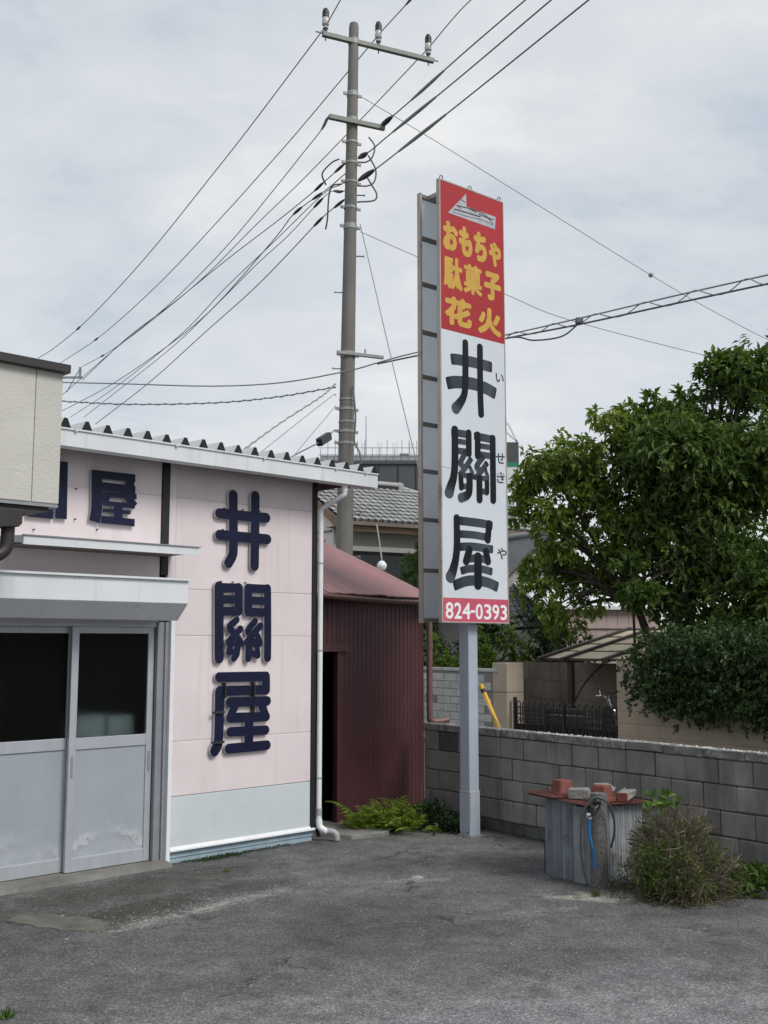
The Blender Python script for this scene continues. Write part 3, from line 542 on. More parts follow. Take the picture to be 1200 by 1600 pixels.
mb = MB().box(-1.575, .005, -.012, .05, -.02, .098); mb.box(-1.575, .008, -.022, .02, .045, .062); mb.build('sill_board', M['blue'], shop)
MB().box(-.035, .022, -.048, .04, .1, 3.42).build('corner_trim', M['black'], shop, bevel=.004)
MB().box(-1.735, -1.662, -.05, .04, 2.43, 3.43).build('sign_board_post', M['black'], shop, bevel=.004)
mb = MB(); mb.box(-1.58, -.04, -.029, -.004, .56, 3.41); mb.box(-4.59, -1.74, -.029, -.004, 2.04, 3.41); mb.build('panel_backing', M['pink'], shop)
# shell: backing walls, side, rear, floor of the dim room
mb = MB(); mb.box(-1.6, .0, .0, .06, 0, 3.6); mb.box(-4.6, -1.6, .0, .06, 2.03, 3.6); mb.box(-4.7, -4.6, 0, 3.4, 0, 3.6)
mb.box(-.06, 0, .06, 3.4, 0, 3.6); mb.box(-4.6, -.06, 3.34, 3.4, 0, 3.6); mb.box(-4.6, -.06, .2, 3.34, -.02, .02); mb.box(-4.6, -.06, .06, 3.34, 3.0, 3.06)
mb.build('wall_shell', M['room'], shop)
for a, b_, c_, d_, h in ((-2.32, -2.06, .24, .5, 1.25), (-2.04, -1.80, .22, .45, 1.235)):
    MB().box(a, b_, c_, d_, .02, h).build('pale_carton', M['carton'], shop, bevel=.01)
# roof: flat pans and folded ribs, ends closed by dark filler
rb = [(-.012, 0), (.040, .112), (.068, .112), (.120, 0)]
me = MB().prism([(x-.054, z) for x, z in rb], 'y', -.37, 3.5, m=1, side=0).mesh('roof_rib', [M['galv'], M['ribend']])
ribs = [-.075+.1835*k for k in range(-23, 4)]
for k, s in enumerate(ribs): inst('roof_rib', me, shop, (s, 0, 3.489), (R(1.2), 0, 0), (1, 1, .93+.12*rng.random()))
MB().prism([(-.36, 3.475), (3.5, 3.55), (3.5, 3.562), (-.36, 3.487)], 'x', -4.4, .53).build('roof_pan', M['galv'], shop)
mb = MB()
for s in ribs[::3]: mb.lathe([(.008, 0), (.008, .02), (.003, .035)], (s, -.2, 3.57), 6)
mb.build('roof_bolts', M['steel'], shop, kind='stuff')
# gutter with lip, clips, soffit
MB().prism([(-.40, 3.372), (-.405, 3.50), (-.418, 3.500), (-.418, 3.512), (-.390, 3.512), (-.388, 3.385), (-.26, 3.385), (-.26, 3.372)], 'x', -4.5, .493).build('gutter', M['white'], shop)
MB().box(.488, .495, -.40, -.262, 3.376, 3.505).build('gutter_end', M['white'], shop)
for s in (-2.76, -1.84, -.92, -.06, .32):
    MB().prism([(-.425, 3.49), (-.425, 3.518), (-.35, 3.518), (-.35, 3.512), (-.419, 3.512), (-.419, 3.49)], 'x', s-.011, s+.011).build('gutter_clip', M['galv'], shop)
MB().box(-4.5, .47, -.26, 0, 3.415, 3.43).build('soffit', M['dark'], shop)
MB().box(-4.5, .49, -.258, 3.4, 3.432, 3.47).build('roof_batten', M['dark'], shop)
# downpipe
dp = MB(); dp.tube([(.12, -.33, 3.372), (.12, -.33, 3.31)], .031, 14); dp.tube(smooth_path([(.12, -.33, 3.33), (.118, -.325, 3.28), (.10, -.28, 3.25), (.055, -.12, 3.175), (.045, -.075, 3.14), (.043, -.07, 3.09)], 4), .0255, 14)
dpo = dp.build('downpipe_offset', M['pvc'], shop, smooth=True)
dp = MB(); dp.tube([(.043, -.07, 3.10), (.043, -.07, .155)], .0255, 14)
dpo = dp.build('downpipe', M['pvc'], shop, smooth=True)
for z in (2.62, 1.78, .58): MB().tube([(.043, -.07, z-.009), (.043, -.07, z+.009)], .0275, 14).build('pipe_bracket', M['pvcg'], dpo, smooth=True, auto=40)
MB().tube([(.043, -.07, .235), (.043, -.07, .30)], .029, 14).build('pipe_coupling', M['pvcg'], dpo, smooth=True)
MB().tube(smooth_path([(.043, -.07, .20), (.045, -.085, .13), (.075, -.125, .095), (.09, -.14, .09)], 4), .031, 14).build('pipe_elbow', M['pvc'], dpo, smooth=True)
MB().tube(smooth_path([(.09, -.14, .092), (.125, -.18, .085), (.145, -.205, .06), (.15, -.21, .01)], 4), .030, 14).build('pipe_elbow', M['pvcg'], dpo, smooth=True)
# small weather canopy and the shutter hood over the doors
mb = MB().prism([(0, 2.675), (-.45, 2.650), (-.45, 2.582), (-.435, 2.582), (-.40, 2.60), (0, 2.62)], 'x', -3.17, -1.62)
aw = mb.build('weather_canopy', M['white'], shop)
MB().box(-3.18, -1.605, -.462, -.44, 2.648, 2.656).build('canopy_lip', M['alud'], aw)
MB().box(-3.15, -1.70, -.39, 0, 2.590, 2.598).build('canopy_underside', mat('canopy_dark', (.16, .145, .13), .8, var=.15), aw)  # thin sheet in a darker brown than the canopy above
hood = MB().prism([(0, 2.40), (-.45, 2.365), (-.45, 2.177), (-.30, 2.038), (0, 2.038)], 'x', -3.9, -1.716).build('shutter_hood', M['white'], shop, bevel=.004)
MB().prism([(-.475, 2.363), (-.475, 2.378), (-.38, 2.388), (-.38, 2.373)], 'x', -3.9, -1.69).build('hood_lip', M['white'], hood)
# doors
MB().box(-1.625, -1.587, -.062, .0, .0, 2.05).build('door_side_trim', M['pvc'], shop, bevel=.003)
mb = MB(); mb.box(-1.66, -1.625, -.03, .0, .0, 2.03); mb.box(-1.72, -1.66, -.01, .06, .0, 2.03); mb.box(-1.735, -1.72, -.03, .12, .0, 2.03)
mb.build('door_jamb', M['alud'], shop)
MB().box(-4.6, -1.72, -.01, .15, 1.985, 2.037).build('door_head', M['alu'], shop)
MB().prism([(-.16, -.01), (-.14, .03), (-.02, .045), (.16, .045), (.16, -.01)], 'x', -4.6, -1.62).build('door_sill', M['concp'], shop)
def door(x0, x1, y, mids):
    d = MB().box(x0, x0+.062, y, y+.035, .05, 1.985).build('sliding_door', M['alu'], shop, bevel=.003)      # its meeting stile
    MB().box(x1-.055, x1, y, y+.035, .05, 1.985).build('stile', M['alu'], d, bevel=.003)
    for z0, z1 in ((.05, .155), (1.0, 1.092), (1.93, 1.985)): MB().box(x0+.062, x1-.055, y+.002, y+.034, z0, z1).build('rail', M['alu'], d, bevel=.003)
    MB().box(x0+.062, x1-.055, y+.014, y+.026, .155, 1.0).build('lower_panel', M['doorpan'], d)
    MB().box(x0+.062, x1-.055, y+.016, y+.021, 1.092, 1.93).build('glass_pane', M['glass'], d)
    for hx in (x0+.03, x1-.028): MB().box(hx-.011, hx+.011, y-.003, y+.001, .78, .95).build('pull_handle', M['alud'], d)
    return d
door(-2.505, -1.745, .012, 0); door(-3.245, -2.447, .072, 0); door(-3.985, -3.19, .012, 0)
# ---------------------------------------------------------------- cut-out board characters on the shop wall
def board_chars(parent, lst, depth, pins, y=-PW):
    for st, pn in lst:
        mb = MB()
        for i, (pts, wd, cap) in enumerate(st):
            mb.stroke(pts, wd, cap, y-depth-.0003*i, y-.012, 0, 1)
        o = mb.build('board_character', [M['navy'], M['letside']], parent)
        pm = MB()
        for x, z in pn: pm.tube([(x, y, z), (x, y-depth*.7, z)], .006, 6)
        if pn: pm.build('mounting_pins', M['brown'], o, kind='stuff')
sg = root('wall_sign', SHOP, 46.3, 'upright wall sign of three navy cut-out characters on the pink wall right of the doors', 'sign', 'navy lettering on the shop wall')
board_chars(sg, [(WELL, [(-1.09, 3.065), (-.88, 3.07), (-.69, 3.07), (-1.10, 2.87), (-.7, 2.87)]), (GATE, [(-1.11, 2.40), (-.98, 2.40), (-.84, 2.40), (-.86, 2.2)]), (SHOP_C, [])], .038, 1)
mb = MB()
for x, z0, z1 in ((-1.07, 1.37, 1.50), (-.75, 1.37, 1.50), (-.75, 1.22, 1.30)): mb.box(x-.006, x+.006, -PW-.06, -PW, z0, z1)
for z in (1.245, .985): mb.box(-1.20, -1.07, -PW-.058, -PW-.045, z-.011, z+.011)
mb.build('holding_strap', M['brown'], sg)
sg2 = root('wall_sign', SHOP, 46.3, 'shorter row of square navy cut-out characters above the white door canopy', 'sign', 'navy lettering on the shop wall')
board_chars(sg2, [(SHOP2, [(-2.55, 3.1), (-2.55, 2.85), (-2.35, 2.78)]), (GATE2, [(-2.9, 2.74)])], .034, 1)
# ---------------------------------------------------------------- cream building at the left edge
cr = root('cream_building', S(-3.28, 1.2), 46.3, 'overhanging cream sided bay with dark brown roof edge at the left edge', 'building')
for x0, x1 in ((-.195, 0), (-.463, -.199), (-.921, -.467), (-1.379, -.925), (-2.2, -1.383)):
    MB().box(x0, x1, 0, .02, 2.80, 3.72).build('siding_panel', M['cream'], cr, bevel=.004)
MB().box(-2.2, -.004, .012, .6, 2.79, 3.74).build('bay_wall', M['cream'], cr)
mb = MB().prism([(-.055, 3.715), (-.055, 3.775), (.65, 3.82), (.65, 3.715)], 'x', -2.3, .03); mb.build('roof_edge', M['brown'], cr, bevel=.004)
MB().box(-2.2, -.01, -.012, .6, 2.772, 2.79).build('drip_edge', M['alud'], cr)
MB().box(-2.2, -1.2, .05, .6, 0, 2.77).build('lower_wall', M['cream'], cr)
hp = MB().prism([(-.52, 2.74), (-.245, 2.74), (-.245, 2.71), (-.262, 2.70), (-.262, 2.645), (-.285, 2.62), (-.52, 2.60)], 'y', -.02, .14).build('rain_hopper', M['brown'], cr, bevel=.006)
MB().box(-.7, -.06, .02, .5, 2.745, 2.772).build('soffit', M['brown'], cr)
MB().tube(smooth_path([(-.325, .06, 2.62), (-.33, .06, 2.50), (-.36, .06, 2.45), (-.42, .06, 2.42), (-.56, .06, 2.38)], 4), .045, 12).build('rain_pipe', M['brown'], cr, smooth=True)
# ---------------------------------------------------------------- maroon shed
shed = root('maroon_shed', (.443, 12.311, 0), 40, 'low maroon corrugated shed with faded red roof and dark doorway beside the shop', 'shed')
def corrugated(x0, x1, z0, z1, pitch=.07, h=.010, y=0.):
    pts = []; x = x0; k = 0
    while x < x1:
        for dx, dy in ((0, 0), (.30, 0), (.42, -h), (.80, -h), (.92, 0)):
            if x+dx*pitch < x1: pts.append((x+dx*pitch, y+dy))
        x += pitch
    pts.append((x1, y)); n = len(pts)
    return MB().add([(p[0], p[1], z) for z in (z0, z1) for p in pts], [(i, i+1, n+i+1, n+i) for i in range(n-1)])
corrugated(-1.425, -.735, 0, 2.36).build('wall_sheet', M['red'], shed, fix=False)
corrugated(-.738, .0, 0, 2.36, y=-.004).build('wall_sheet', M['red'], shed, fix=False)
corrugated(-2.6, -1.425, 1.80, 2.36).build('wall_sheet', M['red'], shed, fix=False)
corrugated(-3.2, -1.96, 0, 1.80).build('wall_sheet', M['red'], shed, fix=False)
mb = MB(); mb.box(-2.0, -1.29, -.05, -.012, 1.765, 1.79); mb.box(-2.0, -1.29, -.035, -.012, 1.79, 1.835); mb.build('door_lintel', M['red'], shed)
MB().box(-1.455, -1.41, -.02, .04, 0, 1.765).build('door_post', M['red'], shed)
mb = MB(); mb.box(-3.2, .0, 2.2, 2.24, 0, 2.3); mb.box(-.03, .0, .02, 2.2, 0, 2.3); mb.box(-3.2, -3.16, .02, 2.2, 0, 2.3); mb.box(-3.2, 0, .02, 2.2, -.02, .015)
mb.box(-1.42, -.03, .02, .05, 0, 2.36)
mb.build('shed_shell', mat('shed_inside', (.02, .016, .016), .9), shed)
MB().box(-1.64, -1.60, .5, .54, 0, 1.8).build('inner_post', mat('shed_post', (.06, .06, .062), .8), shed)
bevel = MB().box(-1.75, -1.52, .12, .30, .0, .19).build('threshold_block', M['blockd'], shed, bevel=.01)
rz = lambda t: 2.355+.425*(t+.17)
for k, (x0, x1) in enumerate(((-3.3, -1.75), (-1.76, -.82), (-.83, .06))):
    mb = MB(); n = 12; dz = .006*(k % 2)
    vs = []
    for yy in (-.17, .55, 1.3, 1.62):
        for i in range(n+1):
            vs.append((x0+(x1-x0)*i/n, yy, rz(yy)+dz+rng.normal(0, .003)))
    fs = [(r*(n+1)+i, r*(n+1)+i+1, (r+1)*(n+1)+i+1, (r+1)*(n+1)+i) for r in range(3) for i in range(n)]
    o = mb.add(vs, fs).build('roof_sheet', M['redroof'], shed, fix=False)
    sm = o.modifiers.new('thickness', 'SOLIDIFY'); sm.thickness = .012
MB().add([(-3.3, 1.6, rz(1.62)), (.06, 1.6, rz(1.62)), (.06, 3.0, rz(.3)), (-3.3, 3.0, rz(.3))], [(0, 1, 2, 3)]).build('roof_sheet', M['redroof'], shed, fix=False)
MB().add([(.02, -.1, 2.33), (.02, 1.62, rz(1.58)), (.02, 3.0, rz(.3)), (.02, 3.0, 2.3)], [(0, 1, 2, 3)]).build('gable_sheet', M['red'], shed, fix=False)
mb = MB().tube([(-3.3, 1.62, rz(1.64)), (.07, 1.62, rz(1.64))], .035, 8); mb.build('ridge_cap', M['redroof'], shed, smooth=True)
gz = [(-3.3, -.20, 2.30), (-2.2, -.20, 2.315), (-1.5, -.21, 2.30), (-.9, -.215, 2.285), (-.4, -.21, 2.29), (.06, -.20, 2.31)]
mb = MB(); P = smooth_path(gz, 5); k = len(P); vs = []; 
for p in P:
    for a in range(7):
        an = math.pi*(1+a/6); vs.append((p.x, p.y+.048*math.cos(an), p.z+.03+.048*math.sin(an)))
mb.add(vs, [(i*7+j, i*7+j+1, (i+1)*7+j+1, (i+1)*7+j) for i in range(k-1) for j in range(6)])
o = mb.build('eave_gutter', M['pipe'], shed, smooth=True, fix=False); sm = o.modifiers.new('t', 'SOLIDIFY'); sm.thickness = .006
MB().box(-3.2, .02, -.15, -.012, 2.325, 2.345).build('eave_gap_shade', M['dark'], shed)  # dark strip painting in the shade of the gap beneath the roof edge
dpp = MB().tube(smooth_path([(.045, -.19, 2.29), (.05, -.14, 2.2), (.055, -.055, 2.12), (.055, -.05, 2.0), (.055, -.05, 1.5), (.055, -.05, 1.06), (.075, -.055, .985), (.17, -.10, .972), (.27, -.15, 1.01-.02)], 5), .036, 10).build('downpipe', M['pipe'], shed, smooth=True)
for z in (1.28, 1.82): MB().tube([(.055, -.05, z-.02), (.055, -.05, z+.02)], .04, 10).build('pipe_collar', M['pipe'], dpp)
# concrete slab at the shed door
MB().prism([(-.62, 10.62), (-.30, 10.50), (.05, 10.72), (.06, 11.15), (-.18, 11.55), (-.7, 11.3)], 'z', -.03, .045).build('door_slab', M['concp'], None, bevel=.012, kind='structure', label='small concrete slab in front of the shed doorway', category='slab')
# ---------------------------------------------------------------- the tall shop sign
PY = (.83, 10.636, 0)
py = root('pylon_sign', PY, 50.1, 'tall double-faced shop sign with red top and white lower panel on a pale blue post', 'sign')
po = MB().box(-.002, .126, 0, .135, .40, 6.40).build('post', M['post'], py, bevel=.008)
MB().box(-.008, .132, -.006, .141, -.05, .42).build('post_sleeve', M['post'], po, bevel=.008)
MB().box(-.010, .134, -.008, .143, .418, .424).build('weld_line', mat('weld', (.5, .48, .44), .7), po)
MB().prism([(-.04, -.05), (.07, -.06), (.16, -.03), (.17, .12), (.06, .2), (-.05, .13)], 'z', -.02, .012).build('mortar_foot', M['concp'], po, bevel=.006)
mb = MB()
for k in range(9): z = .17+.028*k; mb.box(-.0088, .006+.006*rng.random(), -.0072, -.004, z, z+.012)
mb.build('chipped_paint', mat('rust_chips', (.30, .24, .2), .8), po, kind='stuff')
XL, XR, Z0, Z1 = -.449, .471, 2.045, 6.470
FY = -.10                                          # printed face; everything on it is a thin film in front
fp = MB().box(XL+.012, XR-.012, FY, FY+.004, Z0+.01, Z1-.01).build('front_panel', M['swhite'], py)
mb = MB()
for x0, x1 in ((XL, XL+.014), (XR-.010, XR)): mb.box(x0, x1, FY-.004, FY+.042, Z0, Z1)
for z0, z1 in ((Z0, Z0+.012), (Z1-.014, Z1)): mb.box(XL+.014, XR-.010, FY-.004, FY+.042, z0, z1)
mb.build('panel_frame', M['sfrm'], fp)
mb = MB()
for z in (2.6, 3.2, 3.9, 4.5, 5.1, 5.75, 6.2): mb.box(XL+.014, XR-.01, FY+.006, FY+.04, z-.02, z+.02)
mb.build('panel_rail', M['srib'], fp)
MB().box(XL+.014, XR-.010, FY-.0015, FY-.0002, 4.927, Z1-.014).build('red_field', M['sred'], fp)
MB().box(XL+.014, XR-.010, FY-.0015, FY-.0002, Z0+.012, 2.284).build('phone_band', M['spink'], fp)
MB().box(XL+.014, XR-.010, FY-.0032, FY-.0002, 3.548, 3.556).build('sheet_joint', mat('pale_joint', (.55, .58, .62), .4), fp)
MB().prism(ARROW, 'y', FY-.0030, FY-.0016).build('arrow_foil', M['ssil'], fp)
mb = MB()
for i, (pts, wd, c) in enumerate(SCRATCH): mb.stroke(pts, wd, 'd', FY-.0036-.0001*i, FY-.0031)
mb.build('arrow_scratches', M['sblk'], fp, kind='stuff')
def inst_text(ch, x0, x1, z0, z1, bold, m, name): inst(name, text_mesh(ch, x0, x1, z0, z1, FY-.0016, bold, m), fp)
for ch, x0, x1, z0, z1 in TOYS: inst_text(ch, x0, x1, z0, z1, .075 if ch in '駄菓' else .12, M['syel'], 'painted_character')
for ch, x0, x1, z0, z1 in KANA: inst_text(ch, x0, x1, z0, z1, .03, M['sblk'], 'reading_character')
for ch, x0, x1, z0, z1 in PHONE: inst_text(ch, x0, x1, z0, z1, .05 if ch != '-' else 0, M['swh2'], 'painted_numeral')
for st in (P_WELL, P_GATE, P_SHOP):
    for i, (pts, wd, k) in enumerate(st):
        kk = 'f' if isinstance(wd, list) else k
        mb = MB(); mb.ink = []; mb.stroke(pts, wd, k, FY-{'g': .0012, 'd': .0034, 'f': .0058}[kk]-.0008-.00022*i, FY-.0002)
        mb.build('brush_stroke', M['ink_'+kk], fp)
for x in (-.40, .0, .43):
    mb = MB(); mb.tube([(x+.022*math.cos(a), FY+.02, Z1+.026+.022*math.sin(a)) for a in np.linspace(-1.2, 4.3, 12)], .006, 6); mb.tube([(x, FY+.02, Z1-.01), (x, FY+.02, Z1+.008)], .009, 6)
    mb.build('lifting_eye', M['steel'], py)
BY = .226
bp = MB().box(XL+.02, XR-.02, BY-.003, BY, Z0+.01, 6.40).build('back_panel', M['sback'], py)
mb = MB()
for x0, x1 in ((XL, XL+.022), (XR-.022, XR)): mb.box(x0, x1, BY-.045, BY+.004, Z0, 6.413)
mb.build('panel_frame', M['sfrm'], bp)
rme = MB().box(XL+.022, XR-.022, -.04, 0, -.018, .018).mesh('panel_rib', M['srib'])
for z in (6.385, 5.94, 5.46, 4.96, 4.50, 4.02, 3.545, 3.06, 2.56, 2.075): inst('panel_rib', rme, bp, (0, BY-.004, z))
mb = MB(); mb.box(XL+.10, XL+.9, FY+.045, BY-.045, 6.36, 6.40); mb.box(-.002, .126, FY+.045, BY-.045, 6.30, 6.36); mb.box(-.002, .126, FY+.045, BY-.045, 2.2, 2.26); mb.box(-.002, .126, FY+.045, BY-.045, 4.2, 4.26)
mb.build('cross_tie', M['sfrm'], py)
# ---------------------------------------------------------------- utility pole
pb = Vector((-.770, 19.5, 0)); ax = Vector((.0137, 0, 1))
up = root('utility_pole', pb, 66, 'tall grey concrete utility pole behind the shop roof with two crossarms', 'utility pole')
inv = Matrix.Rotation(-R(90-66), 4, 'Z')
def pl(p): return tuple(inv @ (Vector(p)-pb))        # world point to the pole's own axes
def pz(z): return pb+ax*z
rad = lambda z: .178-.0061*z
zs = [0, 2, 4, 6, 8, 10, 12, 13.66, 13.74, 13.77]
MB().tube([pl(pz(z)) for z in zs], [rad(z) for z in zs[:-2]]+[rad(13.7)*.85, rad(13.7)*.4], 24).build('pole_shaft', M['conc'], up, smooth=True)
bandm = MB().lathe([(1, -.5), (1.0, .5)], n=20).mesh('pole_band', M['hoop'])
for z, h in ((13.36, .11), (12.29, .10), (11.75, .12), (11.32, .04), (10.91, .04), (10.53, .04), (10.02, .05), (9.65, .10), (7.17, .10), (6.32, .035), (6.14, .05), (5.90, .035), (5.72, .05), (5.5, .05)):
    r = rad(z)+.009; inst('pole_band', bandm, up, pl(pz(z)), (0, 0, 0), (r, r, h))
mb = MB()
for z in (12.29, 11.32, 10.91, 10.53, 10.02, 9.65, 7.17, 6.14, 5.72, 5.5):
    for sx in (-1, 1):
        p = Vector(pl(pz(z))); mb.bar(p+Vector((sx*(rad(z)-.01), 0, 0)), p+Vector((sx*(rad(z)+.085), 0, 0)), .035, .05)
mb.build('band_lugs', M['steel'], up, kind='stuff')
stp = MB().tube([(0, 0, 0), (.16, 0, 0)], .013, 6).tube([(.15, 0, 0), (.165, 0, 0)], .024, 6).mesh('step_bolt', M['steel'])
for i, z in enumerate((9.08, 8.36, 4.86, 4.18, 3.4, 6.9, 10.28)):
    p = pl(pz(z)); a = (-.35 if i % 2 == 0 else math.pi-.2) if i not in (2, 3, 4) else -.75
    inst('step_bolt', stp, up, (p[0]+rad(z)*.9*math.cos(a), p[1]+rad(z)*.9*math.sin(a), z), (0, 0, a))
c0 = Vector(pl(pz(13.36)))
arm = MB().box(c0.x-.66, c0.x+1.70, -.17, -.085, 13.30, 13.39).build('crossarm', M['arm'], up, bevel=.006)
for x0, x1 in ((-.80, -.6), (1.6, 1.8)): MB().tube([(c0.x+x0, -.13, 13.36), (c0.x+x1, -.13, 13.36)], .014, 6).build('arm_pin', M['steel'], arm)
for s in (-.60, .50, 1.58):
    ins = MB().lathe([(.028, 0), (.028, .07), (.055, .075), (.055, .10), (.03, .105), (.03, .14), (.066, .15), (.074, .20), (.066, .25), (.06, .30), (.05, .31)], (c0.x+s, -.13, 13.39), 14).build('insulator', M['porc'], up, smooth=True, auto=50)
    MB().lathe([(.064, .29), (.068, .33), (.062, .34), (.068, .37), (.064, .42), (.05, .46), (.035, .48), (.015, .485)], (c0.x+s, -.13, 13.39), 14).build('insulator_cap', M['cap'], ins, smooth=True, auto=50)
    MB().lathe([(.034, 0), (.034, .075)], (c0.x+s, -.13, 13.392), 10).tube([(c0.x+s, -.13, 13.40), (c0.x+s, -.13, 13.22)], .012, 6).build('insulator_base', M['cap'], ins)
c1 = Vector(pl(pz(11.75))); MB().box(c1.x-.52, c1.x+.62, -.24, -.155, 11.635, 11.725).build('crossarm', M['arm'], up, bevel=.006)
c2 = Vector(pl(pz(7.17))); mb = MB(); mb.box(c2.x-.27, c2.x+.66, -.215, -.15, 7.13, 7.19); mb.box(c2.x+.28, c2.x+.30, -.2, -.16, 7.19, 7.28); mb.build('crossarm', M['steel'], up, bevel=.004)
LP = [[(-.29, 19.6, 11.48), (-.18, 19.5, 11.26), (-.22, 19.4, 10.99), (-.34, 19.4, 10.89), (-.5, 19.4, 10.89)],
      [(-.3, 19.5, 11.07), (-.16, 19.5, 10.79), (-.18, 19.4, 10.51), (-.3, 19.4, 10.42), (-.51, 19.4, 10.42)],
      [(-.33, 19.5, 10.65), (-.24, 19.5, 10.49), (-.14, 19.4, 10.26), (-.19, 19.4, 10.13), (-.51, 19.4, 10.1)],
      [(-.85, 19.4, 10.95), (-1.0, 19.5, 10.92), (-1.18, 19.6, 10.75), (-1.12, 19.8, 10.62)],
      [(-.57, 19.35, 6.54), (-.52, 19.3, 5.97), (-.54, 19.3, 5.5), (-.44, 19.2, 5.27), (-.40, 19.2, 4.9)],
      [(-.80, 19.5, 10.5), (-.98, 19.5, 10.46), (-1.05, 19.6, 10.3), (-1.08, 19.7, 9.9), (-1.12, 19.8, 9.72)]]
for q in LP: MB().tube(smooth_path([pl(p) for p in q], 5), .016, 6).build('jumper_wire', M['wire'], up, smooth=True)
# ---------------------------------------------------------------- overhead lines
def wire(pts, label, group, r=.013, m='wire', name='power_line', cat='wire', sleeves=(), extend=None, lead=0):
    P = [Vector(p) for p in pts]
    if lead: P.insert(0, P[0]+(P[0]-P[1]).normalized()*lead)
    p0 = P[0]; r *= .8; Q = smooth_path([p-p0 for p in P], 4)
    if extend: Q.append(Q[-1]+(P[-1]-P[0]).normalized()*extend)
    o = MB().tube(Q, r, 6).build(name, M[m], None, smooth=True, loc=p0)
    o['label'] = label; o['category'] = cat
    if group: o['group'] = group
    tot = [0]
    for a, b_ in zip(Q, Q[1:]): tot.append(tot[-1]+(b_-a).length)
    for d0, d1, rr, mm in sleeves:
        pts_ = []
        for d in np.linspace(d0, d1, 4):
            i = max(0, min(len(Q)-2, int(np.searchsorted(tot, d))-1)); u = (d-tot[i])/(tot[i+1]-tot[i]); pts_.append(Q[i].lerp(Q[i+1], u))
        MB().tube(pts_, [rr*.6, rr, rr, rr*.6], 8).build('line_sleeve', M[mm], o, smooth=True)
    return o
g1 = 'power lines running away to the left'
wire(HVL1, 'topmost wire running down left from the pole top insulator', g1, sleeves=((13.0, 13.3, .03, 'wire'),))
wire(HVL2, 'second wire down left, from the middle insulator of the top crossarm', g1, sleeves=((14.6, 14.9, .03, 'wire'),))
wire(HVL3, 'wire from the right end insulator passing behind the pole to the left', g1, sleeves=((17, 17.3, .03, 'wire'),))
tc_ = lambda a: ((a, a+.34, .030, 'cap'), (a+.75, a+1.08, .030, 'cap'))
wire([(-1.02, 19.17, 11.70)]+LVa, 'thin wire tied to the left end of the lower crossarm', g1, .011, sleeves=((.02, .35, .03, 'steel'),))
wire(LVb, lead=.26, label='flatter low wire leaving the pole leftwards below the lower crossarm', group=g1, sleeves=tc_(.1))
wire(LVc, lead=.26, label='low wire with dark clamps, third bracket below the lower crossarm', group=g1, sleeves=tc_(.9))
wire(LVd, lead=.26, label='low wire just under the clamped one, fading down to the far left', group=g1, r=.011)
wire(LVf, lead=.26, label='low wire between the clamped pair of lines left of the pole', group=g1, r=.011, sleeves=tc_(.15))
wire(LVe, lead=.26, label='lowest of the left wires, with two dark clamps near the pole', group=g1, sleeves=tc_(.1))
g2 = 'power lines rising overhead to the right'
wire(HVR0, 'short upper wire leaving the left insulator towards the photo top', g2, extend=18)
wire(HVR1, 'wire leaving the middle insulator up to the right', g2, extend=18, sleeves=((1.1, 1.5, .025, 'wire'),))
wire(HVR2, 'wire leaving the right end insulator up to the right', g2, extend=18)
wire(LVR1, 'wire rising right from the right tip of the lower crossarm', g2, .016, extend=14, sleeves=((.05, .5, .05, 'cap'), (1.2, 2.3, .03, 'wireg')))
wire(LVR2, 'middle of the three thick wires rising right under the lower crossarm', g2, .016, extend=12, sleeves=((.05, .35, .05, 'cap'), (1.3, 2.7, .03, 'wireg')))
wire(LVR3, 'lowest of the three thick wires rising right under the lower crossarm', g2, .016, extend=12, sleeves=((.05, .6, .05, 'cap'), (1.5, 3.0, .03, 'wireg')))
s1 = wire([(-.42, 19.5, 12.24), (1.26, 20.2, 11.54), (5.6, 21.8, 9.52), (7.58, 22.5, 8.69), (8.99, 23., 8.19)], 'thin stay wire with a small ball crossing the sky right of the sign', None, .009, 'wireg', 'stay_wire')
MB().lathe([(.01, -.05), (.04, -.035), (.055, 0), (.04, .035), (.01, .05)], (6.02, 2.3, -2.72), 10).build('wire_ball', M['wireg'], s1, smooth=True)
wire([(-.45, 19.5, 9.56), (.61, 19.8, 9.19), (2.36, 20.2, 8.57), (3.66, 20.6, 8.18), (6.82, 21.5, 7.65), (8.58, 22., 7.44)], 'thin lower stay wire passing behind the sign towards the tree', None, .009, 'wireg', 'stay_wire')
T1A = [(-6.58, 21.4, 7.12), (-5.06, 20.8, 6.94), (-3.32, 20.2, 6.75), (-1.93, 19.8, 6.72), (-.65, 19.26, 6.81), (-.12, 19., 6.89), (.57, 18.6, 6.97), (2.05, 17.6, 7.), (3.14, 16.8, 7.04), (4.34, 15.7, 7.04), (5.4, 14.6, 6.99), (6.01, 13.9, 6.93)]
t1 = wire(T1A, 'telephone cable crossing level behind the pole, with coiled lashing on the right', None, .016, 'wireg', 'telephone_cable', 'cable', extend=8)
p0 = Vector(T1A[0])
T2A = [(-.12, 19., 6.87), (.57, 18.6, 6.91), (2.05, 17.6, 6.94), (3.14, 16.8, 6.94), (4.34, 15.7, 6.92), (5.39, 14.6, 6.86), (6., 13.9, 6.80)]
lo = MB().tube(smooth_path([Vector(p)-p0 for p in T2A], 4), .015, 6).build('lower_strand', M['wire'], t1, smooth=True)
u_ = smooth_path(T1A[7:], 12); l_ = smooth_path(T2A[2:], 12); k = min(len(u_), len(l_)); sp = []
for i in range(k*3):
    q = i/3; a = int(q); f = q-a
    if a+1 >= k: break
    c = (u_[a].lerp(u_[a+1], f)+l_[a].lerp(l_[a+1], f))/2; h = (u_[a]-l_[a]).length/2+.012
    sp.append(c+Vector((.03*math.cos(q*1.0), 0, h*math.sin(q*1.0)))-p0)
MB().tube(sp, .009, 5).build('coiled_lashing', M['wireg'], t1, smooth=True)
